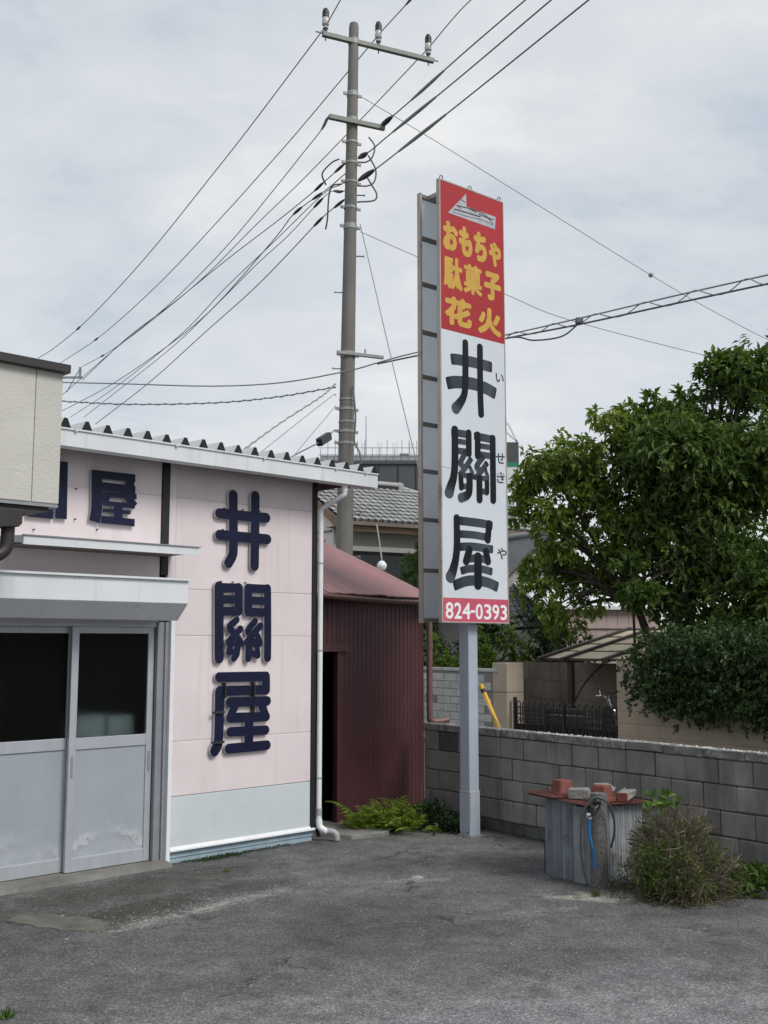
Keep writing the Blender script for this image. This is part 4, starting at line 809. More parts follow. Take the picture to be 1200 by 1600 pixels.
MB().tube(smooth_path([Vector(p)-p0 for p in [(2.09, 17.55, 6.94), (2.26, 17.4, 6.9), (2.49, 17.3, 6.82), (2.89, 17., 6.8), (3.14, 16.8, 6.96)]], 5), .014, 6).build('slack_loop', M['wire'], t1, smooth=True)
MB().box(-.06, .06, -.05, .05, -.05, .05).build('cable_clamp', M['wire'], t1, loc=Vector((3.14, 16.8, 7.0))-p0, bevel=.02)
T3A = [(-6.56, 21.4, 6.73), (-5.05, 20.8, 6.53), (-3.31, 20.2, 6.42), (-2.05, 19.8, 6.44), (-.89, 19.4, 6.54)]
def twisted(pts, label, r, tw, m='wireg', grp=None):
    o = wire(pts, label, grp, r, m, 'telephone_cable', 'cable'); p0 = Vector(pts[0]); Q = smooth_path(pts, 40); sp = []
    for i, p in enumerate(Q): a = i*tw; sp.append(p-p0+Vector((.008*math.cos(a), .008*math.cos(a), .013*math.sin(a))))
    MB().tube(sp, r*.8, 5).build('twisted_strand', M['wireg'], o, smooth=True); return o
twisted(T3A, 'twisted cable sagging level across the sky left of the pole', .014, .9)
END = (-2.93, 12.80, 3.3); g3 = 'service drops from the pole down to the shop'
twisted([(-.9, 19.5, 6.62), (-1.14, 19., 6.26), (-1.7, 17.5, 5.48), (-2.11, 16.2, 4.81), (-2.38, 15.2, 4.32), END], 'twisted service cable sloping from the pole down behind the roof edge', .013, .8, 'wireg', g3)
wire([(-.89, 19.5, 6.4), (-1., 19.3, 6.31), (-1.89, 16.6, 4.85), (-2.16, 15.6, 4.34), END], 'thin service wire just right of the twisted service cable', g3, .009, 'wireg', 'service_wire')
wire([(-.89, 19.5, 6.21), (-1.45, 17., 4.83), (-1.59, 16., 4.37), (-2.86, 12.86, 3.3)], 'thin service wire reaching the roof nearest the pole, above the closure', g3, .010, 'wireg', 'service_wire')
dr4 = wire([(-.91, 19.3, 5.71), (-1.06, 18.8, 5.44), (-1.47, 17.3, 4.89), (-1.74, 16., 4.43), (-2.84, 12.9, 3.25)], 'cable carrying a black closure box just left of the pole', g3, .014, 'wire', 'service_wire')
cA, cB = Vector((-1.14, 18.5, 5.33)), Vector((-.98, 18.92, 5.53))
mb = MB().bar(cA-Vector((-.91, 19.3, 5.71)), cB-Vector((-.91, 19.3, 5.71)), .12, .15)
mb.build('closure_box', M['cap'], dr4, bevel=.03)
gy = wire([(-.45, 19.5, 9.71), (.45, 18.4, 5.44), (1.43, 17.3, 1.45), (1.82, 17., .52), (1.98, 17., 0)], 'slanting guy wire from the pole ending in a yellow guard behind the block wall', None, .011, 'wireg', 'guy_wire')
g0 = Vector((-.45, 19.5, 9.71)); ga, gb = Vector((1.53, 17.22, 1.20)), Vector((1.98, 17., .06))
MB().tube([ga-g0, gb-g0], .037, 12).build('yellow_guard', M['yellow'], gy, smooth=True, auto=50)
MB().tube([ga-g0+(gb-ga)*.06, ga-g0+(gb-ga)*.11], .040, 12).build('black_band', M['cap'], gy)
br = MB(); br.bar((0, 0, 0), (.62, 0, 0), .06, .05); br.bar((.55, 0, -.02), (.55, 0, .30), .07, .06); br.tube([(.55, 0, .28), (.1, .3, -.35)], .012, 5)
o = br.build('pole_bracket', M['steel'], None, loc=(-9.23, 30, 9.38)); o['label'] = 'small steel arm of a distant pole showing beyond the cream bay'; o['category'] = 'bracket'
MB().tube([(-.3, .1, -9.38), (-.3, .1, .4)], .13, 12).build('pole_shaft', M['conc'], o, smooth=True)
# ---------------------------------------------------------------- low block wall
WH = 142.6
bw = root('block_wall', (1.247, 10.775, 0), WH, 'low grey concrete block wall with rough cap stones along the yard', 'wall')
MB().box(-1.34, 9, .012, .098, -.05, .925).build('mortar_core', M['joint'], bw)
bl = .318
blks = [bevel_box('block', bl-.007, .10, .203-.007, .0055+.0015*k, M['block'], .0012) for k in range(5)]; blk = None
blkd = bevel_box('block', bl-.007, .10, .203-.007, .006, M['blockd'])
rows = [(.8205, .163), (.6175, .008), (.4145, .165), (.2115, .01), (.0085, .166)]
for r_, (zc, off) in enumerate(rows):
    k0 = int(math.ceil((-1.33-off)/bl)); k = k0
    s = off+k*bl
    if s > -1.30:
        wd = s+1.335
        MB().box(-1.335, s-.0035, 0, .1, zc-.098, zc+.098).build('block', M['block'], bw, bevel=.005)
    while s < 4.6:
        m_ = blkd if (r_ == 4 and s > -.9) or (r_ == 0 and s < -.9) else blks[rng.integers(0, 5)]
        inst('block', m_, bw, (s+bl/2+rng.normal(0, .001), .05+rng.normal(0, .0025), zc), (0, rng.normal(0, .002), rng.normal(0, .004)))
        s += bl
mb = MB()
for zc, off in rows:
    s = off+math.ceil((4.6-off)/bl)*bl
    while s < 8.9: mb.box(s+.0035, s+bl-.0035, 0, .1, zc-.098, zc+.098); s += bl
mb.build('far_blocks', M['block'], bw, kind='stuff')
# vent holes low by the shed
MB().box(-1.16, -1.02, -.004, .02, .04, .10).build('vent_hole', M['dark'], bw)
s = -1.35
while s < 4.7:
    wd = .40; cm = bevel_box('cap_stone', wd-.008, .125, .072, .006, M['capst'], .0018)
    inst('cap_stone', cm, bw, (s+wd/2, .05, .962+rng.normal(0, .002)), (0, rng.normal(0, .004), rng.normal(0, .006))); s += wd
pts = []; mb = MB()
for k in range(620):
    x = 4.6-4.4*rng.random()**1.5; y = rng.uniform(-.008, .10); r = rng.uniform(.005, .017)
    z = .996
    vs = [(x+r*math.cos(a)*rng.uniform(.7, 1.2), y+r*math.sin(a)*rng.uniform(.6, 1.1), z) for a in np.linspace(0, 6.28, 6)[:-1]]
    mb.add(vs+[(x, y, z+r*.7)], [(i, (i+1) % 5, 5) for i in range(5)])
mb.build('cap_lichen', mat('cap_grit', (.44, .44, .42), .95, var=.3, vs=12), bw, kind='stuff')
# ---------------------------------------------------------------- corrugated iron well cover with its load
wc = root('iron_enclosure', (1.60, 8.62, 0), WH, 'waist-low enclosure of weathered corrugated iron with rusty roof sheet', 'enclosure')
def corr_sheet(a, b, z0, z1, pitch=.032, h=.007, bulge=0., jag=0.):
    a = Vector(a); b = Vector(b); d = (b-a); ln = d.length; d.normalize(); q = Vector((d.y, -d.x, 0)); n = int(ln/pitch*6); vs = []
    for z_ in (0, 1):
        for i in range(n+1):
            u = i/n; p = a+d*(u*ln)+q*(h*math.sin(u*ln/pitch*2*math.pi)+bulge*math.sin(math.pi*u))
            z = z1 if z_ else z0+(jag*(rng.random()-.3) if jag else 0)
            vs.append((p.x, p.y, z))
    return MB().add(vs, [(i, i+1, n+1+i+1, n+1+i) for i in range(n)])
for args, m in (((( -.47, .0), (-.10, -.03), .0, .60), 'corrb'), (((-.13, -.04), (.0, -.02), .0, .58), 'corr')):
    (a, b, z0, z1) = args
    corr_sheet((*a, 0), (*b, 0), z0, z1, bulge=.02).build('iron_sheet', M[m], wc, smooth=True, fix=False)
corr_sheet((.0, -.02, 0), (.03, .30, 0), .0, .57).build('iron_sheet', M['corr'], wc, smooth=True, fix=False)
corr_sheet((.025, .24, 0), (.02, .60, 0), .01, .56, jag=.02).build('iron_sheet', M['corr'], wc, smooth=True, fix=False)
corr_sheet((.02, .6, 0), (-.47, .58, 0), .0, .56).build('iron_sheet', M['corr'], wc, smooth=True, fix=False)
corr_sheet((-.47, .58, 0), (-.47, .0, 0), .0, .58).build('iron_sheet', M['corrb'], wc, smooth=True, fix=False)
M['tim'] = mat('old_timber', (.05, .045, .04), .9, var=.3, vs=9)
for q in ((-.485, -.455, -.005, .03, 0, .27), (-.45, .0, .01, .05, .555, .60), (-.02, .01, .06, .6, .53, .565)): MB().box(*q).build('timber_batten', M['tim'], wc)
def roof_sheet(x0, x1, y0, y1, zf, pitch=.03, h=.007):
    n = int((y1-y0)/pitch*6); vs = []
    for x in np.linspace(x0, x1, 5):
        for i in range(n+1):
            y = y0+(y1-y0)*i/n; vs.append((x+rng.normal(0, .002), y, zf(x, y)+h*math.sin((y-y0)/pitch*2*math.pi)))
    return MB().add(vs, [(r*(n+1)+i, r*(n+1)+i+1, (r+1)*(n+1)+i+1, (r+1)*(n+1)+i) for r in range(4) for i in range(n)])
zf = lambda x, y: .605-.035*(x+.2)-.05*(y-.2)
roof_sheet(-.53, .11, -.14, .66, zf).build('roof_sheet', M['rust'], wc, smooth=True, fix=False)
roof_sheet(-.545, -.20, -.16, .40, lambda x, y: zf(x, y)+.014+.02*max(0, -.4-x)).build('roof_sheet', M['rust'], wc, smooth=True, fix=False)
MB().box(-.46, .01, .0, .58, .525, .556).build('under_board', M['dark'], wc)
E_ = frame((1.60, 8.62, 0), WH)
def onroof(x, y): p = E_(x, -y); return (p.x, p.y, zf(x, y)+.008)
def pot(x, y, rz, label, tilt=0):
    t = root('planter_pot', onroof(x, y), WH+rz, label, 'flower pot', 'upturned terracotta planters on the iron enclosure')
    mb = MB(); a = .080; b = .060
    def ring(h, z): return [(sx*h*kx, sy*h*ky, z) for sx, sy, kx, ky in ((-1, -1, .8, 1), (1, -1, .8, 1), (1, -1, 1, .8), (1, 1, 1, .8), (1, 1, .8, 1), (-1, 1, .8, 1), (-1, 1, 1, .8), (-1, -1, 1, .8))]
    rings = [ring(a*1.1, 0), ring(a*1.1, .026), ring(a*.93, .028), ring(b, .115), ring(b*.93, .12)]
    vs = [p for r_ in rings for p in r_]
    mb.add(vs, [(i*8+j, i*8+(j+1) % 8, (i+1)*8+(j+1) % 8, (i+1)*8+j) for i in range(4) for j in range(8)]+[tuple(range(32, 40))])
    mb.build('pot_body', M['terra'], t); MB().add(ring(b*.8, .121), [tuple(range(8))]).build('pot_base', M['terra'], t)
    t.rotation_euler.x = tilt
    return t
pot(-.37, .10, 10, 'upturned reddish planter pot on the left of the rusty roof sheet')
pot(-.03, .19, -15, 'upturned reddish planter pot right of the concrete post head')
def lump(name, x, y, dx, dy, dz, rz, label, m='rubble', z=0, tl=0):
    me = bevel_box(name, dx, dy, dz, .012, M[m], .006); o = bpy.data.objects.new(name, me); col.objects.link(o)
    p = onroof(x, y); o.location = (p[0], p[1], p[2]+dz/2+z); o.rotation_euler = (tl, 0, R(90-WH+rz)); o['label'] = label; o['category'] = 'concrete block'; o['group'] = 'weights on the iron enclosure roof'
    return o
lump('concrete_chunk', -.15, .06, .17, .10, .085, 35, 'pale broken concrete chunk just left of the post head')
lump('concrete_chunk', -.26, .22, .20, .09, .06, -20, 'rough whitish concrete strip behind the left planter pot')
lump('concrete_slab', -.15, .34, .25, .14, .055, -40, 'flat grey concrete slab raised at the back of the roof', z=.055)
lump('concrete_chunk', -.15, .34, .20, .11, .055, -30, 'dark lump of concrete underneath the flat slab', 'blockd')
bk = lump('brick_block', -.02, .47, .30, .095, .075, -62, 'long lichened block lying at the right of the roof sheet', 'rubble')
me = bevel_box('brick_end', .012, .088, .070, .004, M['terra']); inst('brick_end', me, bk, (.152, 0, 0))
# standpipe post with hose and pipe
PX, PYY = 1.645, 8.50
sp_ = root('standpipe', (PX, PYY, 0), 90, 'rough concrete standpipe post with black tap in front of the iron enclosure', 'standpipe')

MB().tube([(0, 0, -.03), (0, 0, .3), (.008, 0, .6), (.012, 0, .70), (.012, 0, .705)], [.074, .070, .067, .064, .045], 16).build('concrete_post', M['aggr'], sp_, smooth=True, auto=50)
mb = MB(); mb.tube([(-.01, -.04, .615), (-.02, -.10, .615), (-.05, -.12, .60), (-.055, -.12, .56)], .022, 10); mb.lathe([(.03, 0), (.034, .03), (.02, .05)], (-.02, -.08, .62), 10); mb.tube([(-.05, -.08, .675), (.01, -.08, .675)], .009, 6); mb.build('tap', M['cap'], sp_, smooth=True)
MB().tube(smooth_path([(-.085, -.10, .54), (-.083, -.10, .42), (-.070, -.10, .33), (-.05, -.09, .25), (-.045, -.08, .15)], 5), .011, 8).build('blue_pipe', M['bluep'], sp_, smooth=True)
MB().lathe([(.02, 0), (.022, .035), (.018, .04)], (-.085, -.10, .525), 10).build('white_fitting', M['pvc'], sp_, smooth=True)
hs = MB().tube(smooth_path([(-.055, -.12, .56), (-.14, -.13, .50), (-.155, -.12, .3), (-.12, -.11, .08), (-.06, -.11, .03), (0, -.12, .09), (.02, -.13, .2)], 7), .0075, 8)
hs.tube(smooth_path([(-.155, -.13, .38), (-.145, -.13, .55), (-.08, -.13, .66), (-.02, -.13, .685), (.06, -.12, .64), (.105, -.09, .52), (.11, -.06, .40), (.09, -.03, .30)], 7), .009, 8)
o = hs.build('garden_hose', M['hose'], None, smooth=True, loc=(PX, PYY, 0)); o['label'] = 'grey hose looped over the standpipe post'; o['category'] = 'hose'
# ---------------------------------------------------------------- plants in the yard
def wroot(name, loc, label, cat, group=None): return root(name, loc, 90, label, cat, group)
def bush_leaves(n, r, h, ll, lw, m, name, low=.0, flat=1.):
    d = rng.normal(size=(n, 3)); d[:, 2] = np.abs(d[:, 2])*flat; d /= np.linalg.norm(d, axis=1, keepdims=True)
    p = d*np.array([r, r, h])*(.35+.65*rng.random((n, 1))**.5); p[:, 2] += low
    a = d+rng.normal(0, .6, (n, 3)); nn = np.array([0, 0, 1.])+rng.normal(0, .5, (n, 3)); s = .6+.8*rng.random(n)
    return leaves_mesh(name, p, a, nn, ll*s, lw*s, m)
ds = wroot('dry_shrub', (2.17, 8.22, 0), 'brownish half-dry rounded shrub right of the iron enclosure', 'shrub')
lobe = lambda a, e: .80+.16*math.sin(3*a+1.1)*math.cos(e)+.12*math.sin(5*a+2.+3*e)+.10*math.sin(7*e+a)
mb = MB()
for i in range(700):
    a = rng.uniform(0, 2*math.pi); e = rng.uniform(.10, 1.45); rr = .43*lobe(a, e)*(.7+.45*rng.random())
    d = Vector((math.cos(a)*math.cos(e)*rr*1.05, math.sin(a)*math.cos(e)*rr*.95, math.sin(e)*(rr*1.55)))
    b0 = Vector((d.x*.30+rng.normal(0, .04), d.y*.30+rng.normal(0, .04), 0))
    p1 = b0.lerp(d, .5)+Vector(rng.normal(0, .04, 3)); p2 = d+Vector(rng.normal(0, .035, 3)); p1.z = abs(p1.z); p2.z = abs(p2.z)
    mb.tube([b0, p1, p2], [.0045, .0032, .0012], 3, cap=False)
    for k in range(5):
        q = p1.lerp(p2, rng.uniform(.1, 1)); e_ = q+Vector(rng.normal(0, .06, 3))+d.normalized()*.05
        mb.tube([q, e_], [.0022, .0009], 3, cap=False)
mb.build('twigs', M['twig'], ds, fix=False, kind='stuff')
def lobed(n, r, h, ll, lw, m, name, zmax=1.):
    P_, A_ = [], []
    while len(P_) < n:
        a = rng.uniform(0, 6.28); e = math.asin(rng.random()); k = lobe(a, e)*(.35+.65*rng.random()**.5)
        if math.sin(e)*k > zmax: continue
        d = np.array([math.cos(a)*math.cos(e), math.sin(a)*math.cos(e), math.sin(e)]); P_.append(d*np.array([r, r, h])*k); A_.append(d+rng.normal(0, .7, 3))
    s = .5+rng.random(n)
    return leaves_mesh(name, np.array(P_), np.array(A_), np.array([0, 0, 1.])+rng.normal(0, .6, (n, 3)), ll*s, lw*s, m)
inst('dry_foliage', lobed(2100, .47, .74, .042, .011, M['lf_d'], 'dry_foliage'), ds, kind='stuff')
inst('green_foliage', lobed(4200, .47, .74, .055, .011, M['lf_g'], 'green_foliage', .72), ds, kind='stuff')
n = 700; aa = rng.uniform(0, 6.28, n); rr = .28+.26*rng.random(n); p = np.stack([rr*np.cos(aa), rr*np.sin(aa)*.8, .004+.02*rng.random(n)**2], 1)
inst('leaf_litter', leaves_mesh('leaf_litter', p, rng.normal(0, 1, (n, 3))*np.array([1, 1, .15]), np.array([0, 0, 1.])+rng.normal(0, .2, (n, 3)), rng.uniform(.02, .06, n), rng.uniform(.004, .010, n), M['lf_d']), ds, kind='stuff')
n = 420; p = np.stack([rng.normal(-.18, .12, n), rng.normal(-.30, .06, n), rng.uniform(.10, .38, n)], 1)
inst('fresh_shoots', leaves_mesh('fresh_shoots', p, np.array([0, -.5, 1.])+rng.normal(0, .5, (n, 3)), np.array([0, -1, .6])+rng.normal(0, .4, (n, 3)), rng.uniform(.03, .065, n), rng.uniform(.006, .012, n), M['lf_w']), ds, kind='stuff')
n = 46; p = np.stack([rng.normal(-.12, .075, n), rng.normal(-.1, .06, n), rng.uniform(.64, .74, n)], 1)
inst('top_leaves', leaves_mesh('top_leaves', p, np.array([0, 0, .4])+rng.normal(0, .6, (n, 3)), np.array([0, -.6, 1.])+rng.normal(0, .3, (n, 3)), rng.uniform(.05, .085, n), rng.uniform(.035, .05, n), M['lf_w']), ds, kind='stuff')
# ferns
def frond(name, m, ln=.36, pairs=11):
    pos, axs, nr, L_, W_ = [], [], [], [], []
    for k in range(pairs):
        u = (k+1)/(pairs+1); x = ln*u; z = ln*(.95*u-.75*u*u); tz = .95-1.5*u
        for s in (-1, 1):
            pos.append((x, 0, z)); axs.append((.35, s, tz*.3-.1)); nr.append((0, 0, 1)); L_.append(ln*.30*(1-u)**.6*min(1, u*5)+.01); W_.append(.040*(1.1-u))
        pos.append((x, 0, z)); axs.append((1, 0, tz)); nr.append((0, 0, 1)); L_.append(ln/pairs*1.3); W_.append(.006)
    return leaves_mesh(name, pos, axs, nr, L_, W_, m)
fm = [frond('frond', M['lf_f']), frond('frond', M['lf_f'], .28, 9)]
fr = wroot('fern_plant', (-.02, 10.98, .0), 'bright lime green fern clump at the foot of the maroon shed', 'fern')
for i in range(86):
    s = rng.uniform(.7, 1.35); q = rng.normal(0, 1, 2)*(.15, .09)
    inst('frond', fm[i % 2], fr, (q[0], q[1], 0), (rng.normal(0, .15), rng.uniform(-.75, .15), rng.uniform(0, 6.28)), (s, s, s*rng.uniform(.9, 1.2)))
n = 1900; p = np.stack([rng.uniform(.10, .86, n), np.zeros(n), rng.random(n)**1.6*.11], 1); p[:, 1] = 11.62-.62*p[:, 0]+rng.normal(-.14, .13, n)
me = leaves_mesh('ground_cover', p, rng.normal(0, 1, (n, 3))+np.array([0, 0, .5]), np.array([0, 0, 1.])+rng.normal(0, .4, (n, 3)), rng.uniform(.03, .075, n), rng.uniform(.018, .04, n), M['lf_sd'])
o = bpy.data.objects.new('ground_cover', me); col.objects.link(o); o['kind'] = 'stuff'; o['label'] = 'low dark weeds and moss in the corner of shed and block wall'; o['category'] = 'weeds'
lw_ = wroot('leafy_weed', (2.80, 8.32, 0), 'bright green broad leaved weed at the right edge by the block wall', 'weed')
inst('leaves', bush_leaves(330, .27, .17, .07, .048, M['lf_w'], 'leaves', .01), lw_, kind='stuff')
mb = MB()
for i in range(26):
    a = rng.uniform(0, 6.28); r = rng.uniform(.06, .24); mb.tube([(0, 0, 0), (r*.6*math.cos(a), r*.6*math.sin(a), .09), (r*math.cos(a), r*math.sin(a), rng.uniform(.06, .15))], [.003, .003, .0015], 4)
mb.build('stems', M['lf_w'], lw_, fix=False, kind='stuff')
wd = wroot('leafy_weed', (-.02, 11.33, 0), 'dark green broad leaved weed behind the lime green fern', 'weed'); wd.location = (.48, 11.30, 0)
inst('leaves', bush_leaves(220, .22, .22, .075, .04, M['lf_sd'], 'leaves', .01), wd, kind='stuff')
def tuft(loc, r, h, nb, label, m='lf_w'):
    t = wroot('grass_tuft', loc, label, 'weed')
    d = rng.normal(0, 1, (nb, 3)); d[:, 2] = rng.uniform(1.0, 2.6, nb); p = rng.normal(0, r*.3, (nb, 3)); p[:, 2] = 0
    inst('blades', leaves_mesh('blades', p, d, rng.normal(0, 1, (nb, 3)), rng.uniform(.5, 1, nb)*h, rng.uniform(.004, .009, nb), M[m]), t, kind='stuff')
tuft((-1.88, 5.60, 0), .05, .07, 46, 'small weed in the asphalt at the lower left corner of the yard')
tuft((-1.28, 9.05, 0), .05, .035, 40, 'tiny weed in the crack beside the shop skirting', 'lf_g')
tuft((1.56, 8.20, 0), .04, .06, 50, 'tiny weed growing before the concrete standpipe post', 'lf_g')
tuft((.93, 10.95, 0), .08, .06, 70, 'scrubby weed line at the block wall base behind the sign post', 'lf_sd')
def mosspatch(pts, n, m, label):
    p = []
    for i in range(n):
        a, b_ = pts[rng.integers(0, len(pts))]; u = rng.random(); q = Vector(a).lerp(Vector(b_), u); p.append((q.x+rng.normal(0, .035), q.y+rng.normal(0, .03), .001+abs(rng.normal(0, .006))))
    p = np.array(p)
    me = leaves_mesh('moss', p, rng.normal(0, 1, (n, 3))+np.array([0, 0, .4]), np.array([0, 0, 1.])+rng.normal(0, .3, (n, 3)), rng.uniform(.008, .02, n), rng.uniform(.005, .012, n), m)
    o = bpy.data.objects.new('moss', me); col.objects.link(o); o['kind'] = 'stuff'; o['label'] = label; o['category'] = 'moss'
mosspatch([(S(-1.45, .06), S(-.3, .05)), (S(-1.3, .12), S(-.9, .08))], 1500, M['lf_sd'], 'dark moss and grit along the foot of the pink wall')
mosspatch([(W(-.9, .03), W(.6, .04)), (W(1.2, .3), W(2.4, .15))], 1300, M['lf_sd'], 'moss line along the foot of the block wall')
mb = MB()
def pebble(x, y, r, z=.0):
    vs = [(x+r*math.cos(a)*rng.uniform(.7, 1.2), y+r*math.sin(a)*rng.uniform(.6, 1.1), z) for a in np.linspace(0, 6.28, 7)[:-1]]
    mb.add(vs+[(x, y, z+r*.5)], [(i, (i+1) % 6, 6) for i in range(6)])
for i in range(420):
    y = 5.2+rng.random()**.8*5.5; pebble(rng.uniform(-.36, .36)*y, y, rng.uniform(.003, .009))
for i in range(420):
    u = rng.random(); pebble(-1.95+1.35*u+rng.normal(0, .10), 7.25+1.3*u+rng.normal(0, .09), rng.uniform(.003, .008))
for x, y, r in ((.27, 8.84, .045), (.24, 8.86, .025), (-1.60, 7.50, .02), (-2.2, 7.63, .016), (-2.0, 7.05, .014)): pebble(x, y, r)
o = mb.build('gravel', M['stone'], None, fix=False, kind='stuff'); o['label'] = 'pale grit and pebbles scattered over the asphalt yard'; o['category'] = 'gravel'
# worn slab with broken edge by the doors
pl0 = [(-2.54, 7.48), (-2.26, 7.31), (-1.94, 7.2), (-1.82, 7.24), (-1.82, 7.43), (-1.94, 7.53), (-2.23, 7.63), (-2.47, 7.7)]
pl_ = []
for (xa, ya), (xb, yb) in zip(pl0, pl0[1:]+pl0[:1]):
    for u in (0, .2, .4, .6, .8): pl_.append((xa+(xb-xa)*u+rng.normal(0, .014), ya+(yb-ya)*u+rng.normal(0, .014)))
struct('asphalt_patch', 'low broken patch of old pavement in front of the doors', MB().prism(pl_, 'z', -.01, .006), mat('old_patch', (.145, .138, .122), .92, var=.3, vs=5, bump=.4, bs=110, blot=.7, bc=(.085, .08, .07), bsc=6))
# ---------------------------------------------------------------- across the road
RO = (6.013, 14.419, 0); F_ = frame(RO, WH)
gw = root('garden_block_wall', RO, WH, 'pale grey garden wall of small blocks left of the gate pillar', 'wall')
MB().box(-11.5, -6.68, .006, .11, 0, 1.33).build('mortar_core', M['joint2'], gw)
bm_ = bevel_box('block', .372, .12, .134, .006, M['greyblk'])
for r_ in range(9):
    s = -9.55+(.19 if r_ % 2 else 0)
    while s < -6.9: inst('block', bm_, gw, (s+.19, .06+rng.normal(0, .003), .07+.1425*r_)); s += .38
me = bevel_box('coping_block', .50, .15, .06, .008, M['greyblk'])
for k in range(6): inst('coping_block', me, gw, (-9.3+.505*k, .06, 1.36))
gp = root('gate_pillar', F_(-6.48, 0), WH, 'square beige rendered gate pillar beside the grey block wall', 'pillar')
for z0, z1 in ((0, .97), (.975, 1.50)): MB().box(-.19, .19, 0, .42, z0, z1).build('pillar_block', M['beige'], gp, bevel=.012)
gd = root('garden_wall', F_(-3.77, 0), WH, 'beige rendered garden wall under the clipped hedge', 'wall')
for k in range(8): MB().box(0 if k % 2 else .002, 10, .001*(k % 2), .18, .197*k+.002, .197*(k+1)-.001).build('wall_course', M['beige'], gd, bevel=.004)
ig = root('iron_gate', F_(-5.0, -.1), WH, 'black wrought iron gate of arched bars between pillar and beige wall', 'gate')
bar_me = MB()
bar_me.tube([(-.045, 0, .1)]+[(-.045*math.cos(a), 0, .79+.045*math.sin(a)) for a in np.linspace(0, math.pi, 8)]+[(.045, 0, .1)], .011, 6)
bar_me = bar_me.mesh('gate_bar', M['iron'])
for k in range(16): inst('gate_bar', bar_me, ig, (-1.10+.146*k, 0, 0))
mb = MB()
for z in (.12, .62, .73): mb.box(-1.2, 1.2, -.012, .012, z-.012, z+.012)
mb.build('gate_rail', M['iron'], ig)
for x in (-1.19, -.02, 1.19): MB().box(x-.025, x+.025, -.025, .025, 0, .90).build('gate_post', M['iron'], ig)
mb = MB()
for k in range(31):
    x = -1.12+.075*k; z0 = .50
    mb.tube([(x+.04*math.cos(t)*(1-t/9), 0, z0+.055*math.sin(t)*(1-t/9)) for t in np.linspace(0, 6.5, 12)], .007, 4, cap=False)
    mb.tube([(x+.03*math.cos(t)*(1-t/9), 0, .67+.035*math.sin(t)*(1-t/9)) for t in np.linspace(0, 6.5, 10)], .006, 4, cap=False)
mb.build('scroll_work', M['iron'], ig, kind='stuff')
MB().box(-1.2, 1.2, .02, .024, .10, .44).build('kick_plate', M['iron'], ig)
sw = root('stained_wall', F_(-5.3, -2.7), WH, 'dark weather-stained concrete wall behind the iron gate', 'wall')
for r_ in range(4):
    for k in range(9):
        x0 = -4.5+.9*k-(.45 if r_ % 2 else 0); MB().box(x0+.003, x0+.897, rng.normal(0, .002), .15, .365*r_+.003, .365*(r_+1)-.001).build('wall_block', M['stain'], sw)
yd = struct('driveway', 'concrete driveway behind the iron gate', MB().add([F_(-9, -.3), F_(-3.2, -.3), F_(-3.2, -3.9), F_(-9, -3.9)], [(0, 1, 2, 3)]), M['concp'], fix=False)
yd.location.z = .002
cp = root('carport', F_(-6.2, -1.5), WH, 'small carport with brown beams and cream roof panels behind the gate', 'carport')
zr = lambda y: 1.56+.222*y
cols = (-.66, -.05, .95, 1.95, 2.9); rws = (0, .62, 1.24, 1.86, 2.5)
for x in cols: MB().bar((x, -.12, zr(-.12)), (x, 2.58, zr(2.58)), .085, .10).build('roof_beam', M['cpbeam'], cp)
for y in rws: MB().bar((-.72, y, zr(y)-.01), (2.95, y, zr(y)-.01), .06, .045).build('purlin', M['cpbeam'], cp)
for a, b_ in zip(cols, cols[1:]):
    for c_, d_ in zip(rws, rws[1:]):
        MB().add([(a+.03, c_+.02, zr(c_+.02)), (b_-.03, c_+.02, zr(c_+.02)), (b_-.03, d_-.02, zr(d_-.02)), (a+.03, d_-.02, zr(d_-.02))], [(0, 1, 2, 3)]).build('roof_panel', M['cppan'], cp, fix=False)
for x, y in ((-.03, .1), (2.9, .1), (-.03, 2.35), (2.9, 2.35)): MB().box(x-.05, x+.05, y-.05, y+.05, 0, zr(y)-.05).build('carport_post', M['cpbeam'], cp)
MB().tube(smooth_path([(.03, .1, .75), (.12, .3, 1.1), (.22, .7, 1.45), (.3, 1.2, 1.75)], 4), .016, 6).build('brace', M['cpbeam'], cp)
# scooter behind the gate
mo = root('parked_scooter', F_(-5.1, -.8), WH-60, 'parked scooter with chrome headlight half hidden behind the iron gate', 'scooter')
for x in (-.55, .55):
    wl = MB().tube([(x+.2*math.cos(a), 0, .22+.2*math.sin(a)) for a in np.linspace(0, 2*math.pi, 20)], .05, 8).build('wheel', M['tyre'], mo, smooth=True)
    MB().tube([(x, -.03, .22), (x, .03, .22)], .13, 12).build('rim', M['chrome'], wl)
MB().prism([(-.75, .42), (-.2, .38), (-.1, .22), (.35, .22), (.42, .75), (.34, .78), (.25, .34), (0, .34), (-.1, .62), (-.75, .66)], 'y', -.13, .13).build('scooter_body', M['iron'], mo, bevel=.03)
MB().prism([(-.75, .66), (-.1, .62), (-.12, .72), (-.7, .75)], 'y', -.12, .12).build('seat', M['tyre'], mo, bevel=.02)
MB().tube([(.55, 0, .22), (.4, 0, .75), (.34, 0, .92)], .028, 8).build('fork', M['chrome'], mo)
MB().tube(smooth_path([(.25, -.32, .92), (.32, -.15, .93), (.34, 0, .90), (.32, .15, .93), (.25, .32, .92)], 4), .014, 6).build('handlebar', M['chrome'], mo)
MB().lathe([(.02, -.06), (.07, -.05), (.085, 0), (.08, .02), (.0, .03)], (0, 0, 0), 14).build('headlight', M['chrome'], mo, smooth=True, loc=(.44, 0, .66)).rotation_euler = (0, R(80), 0)
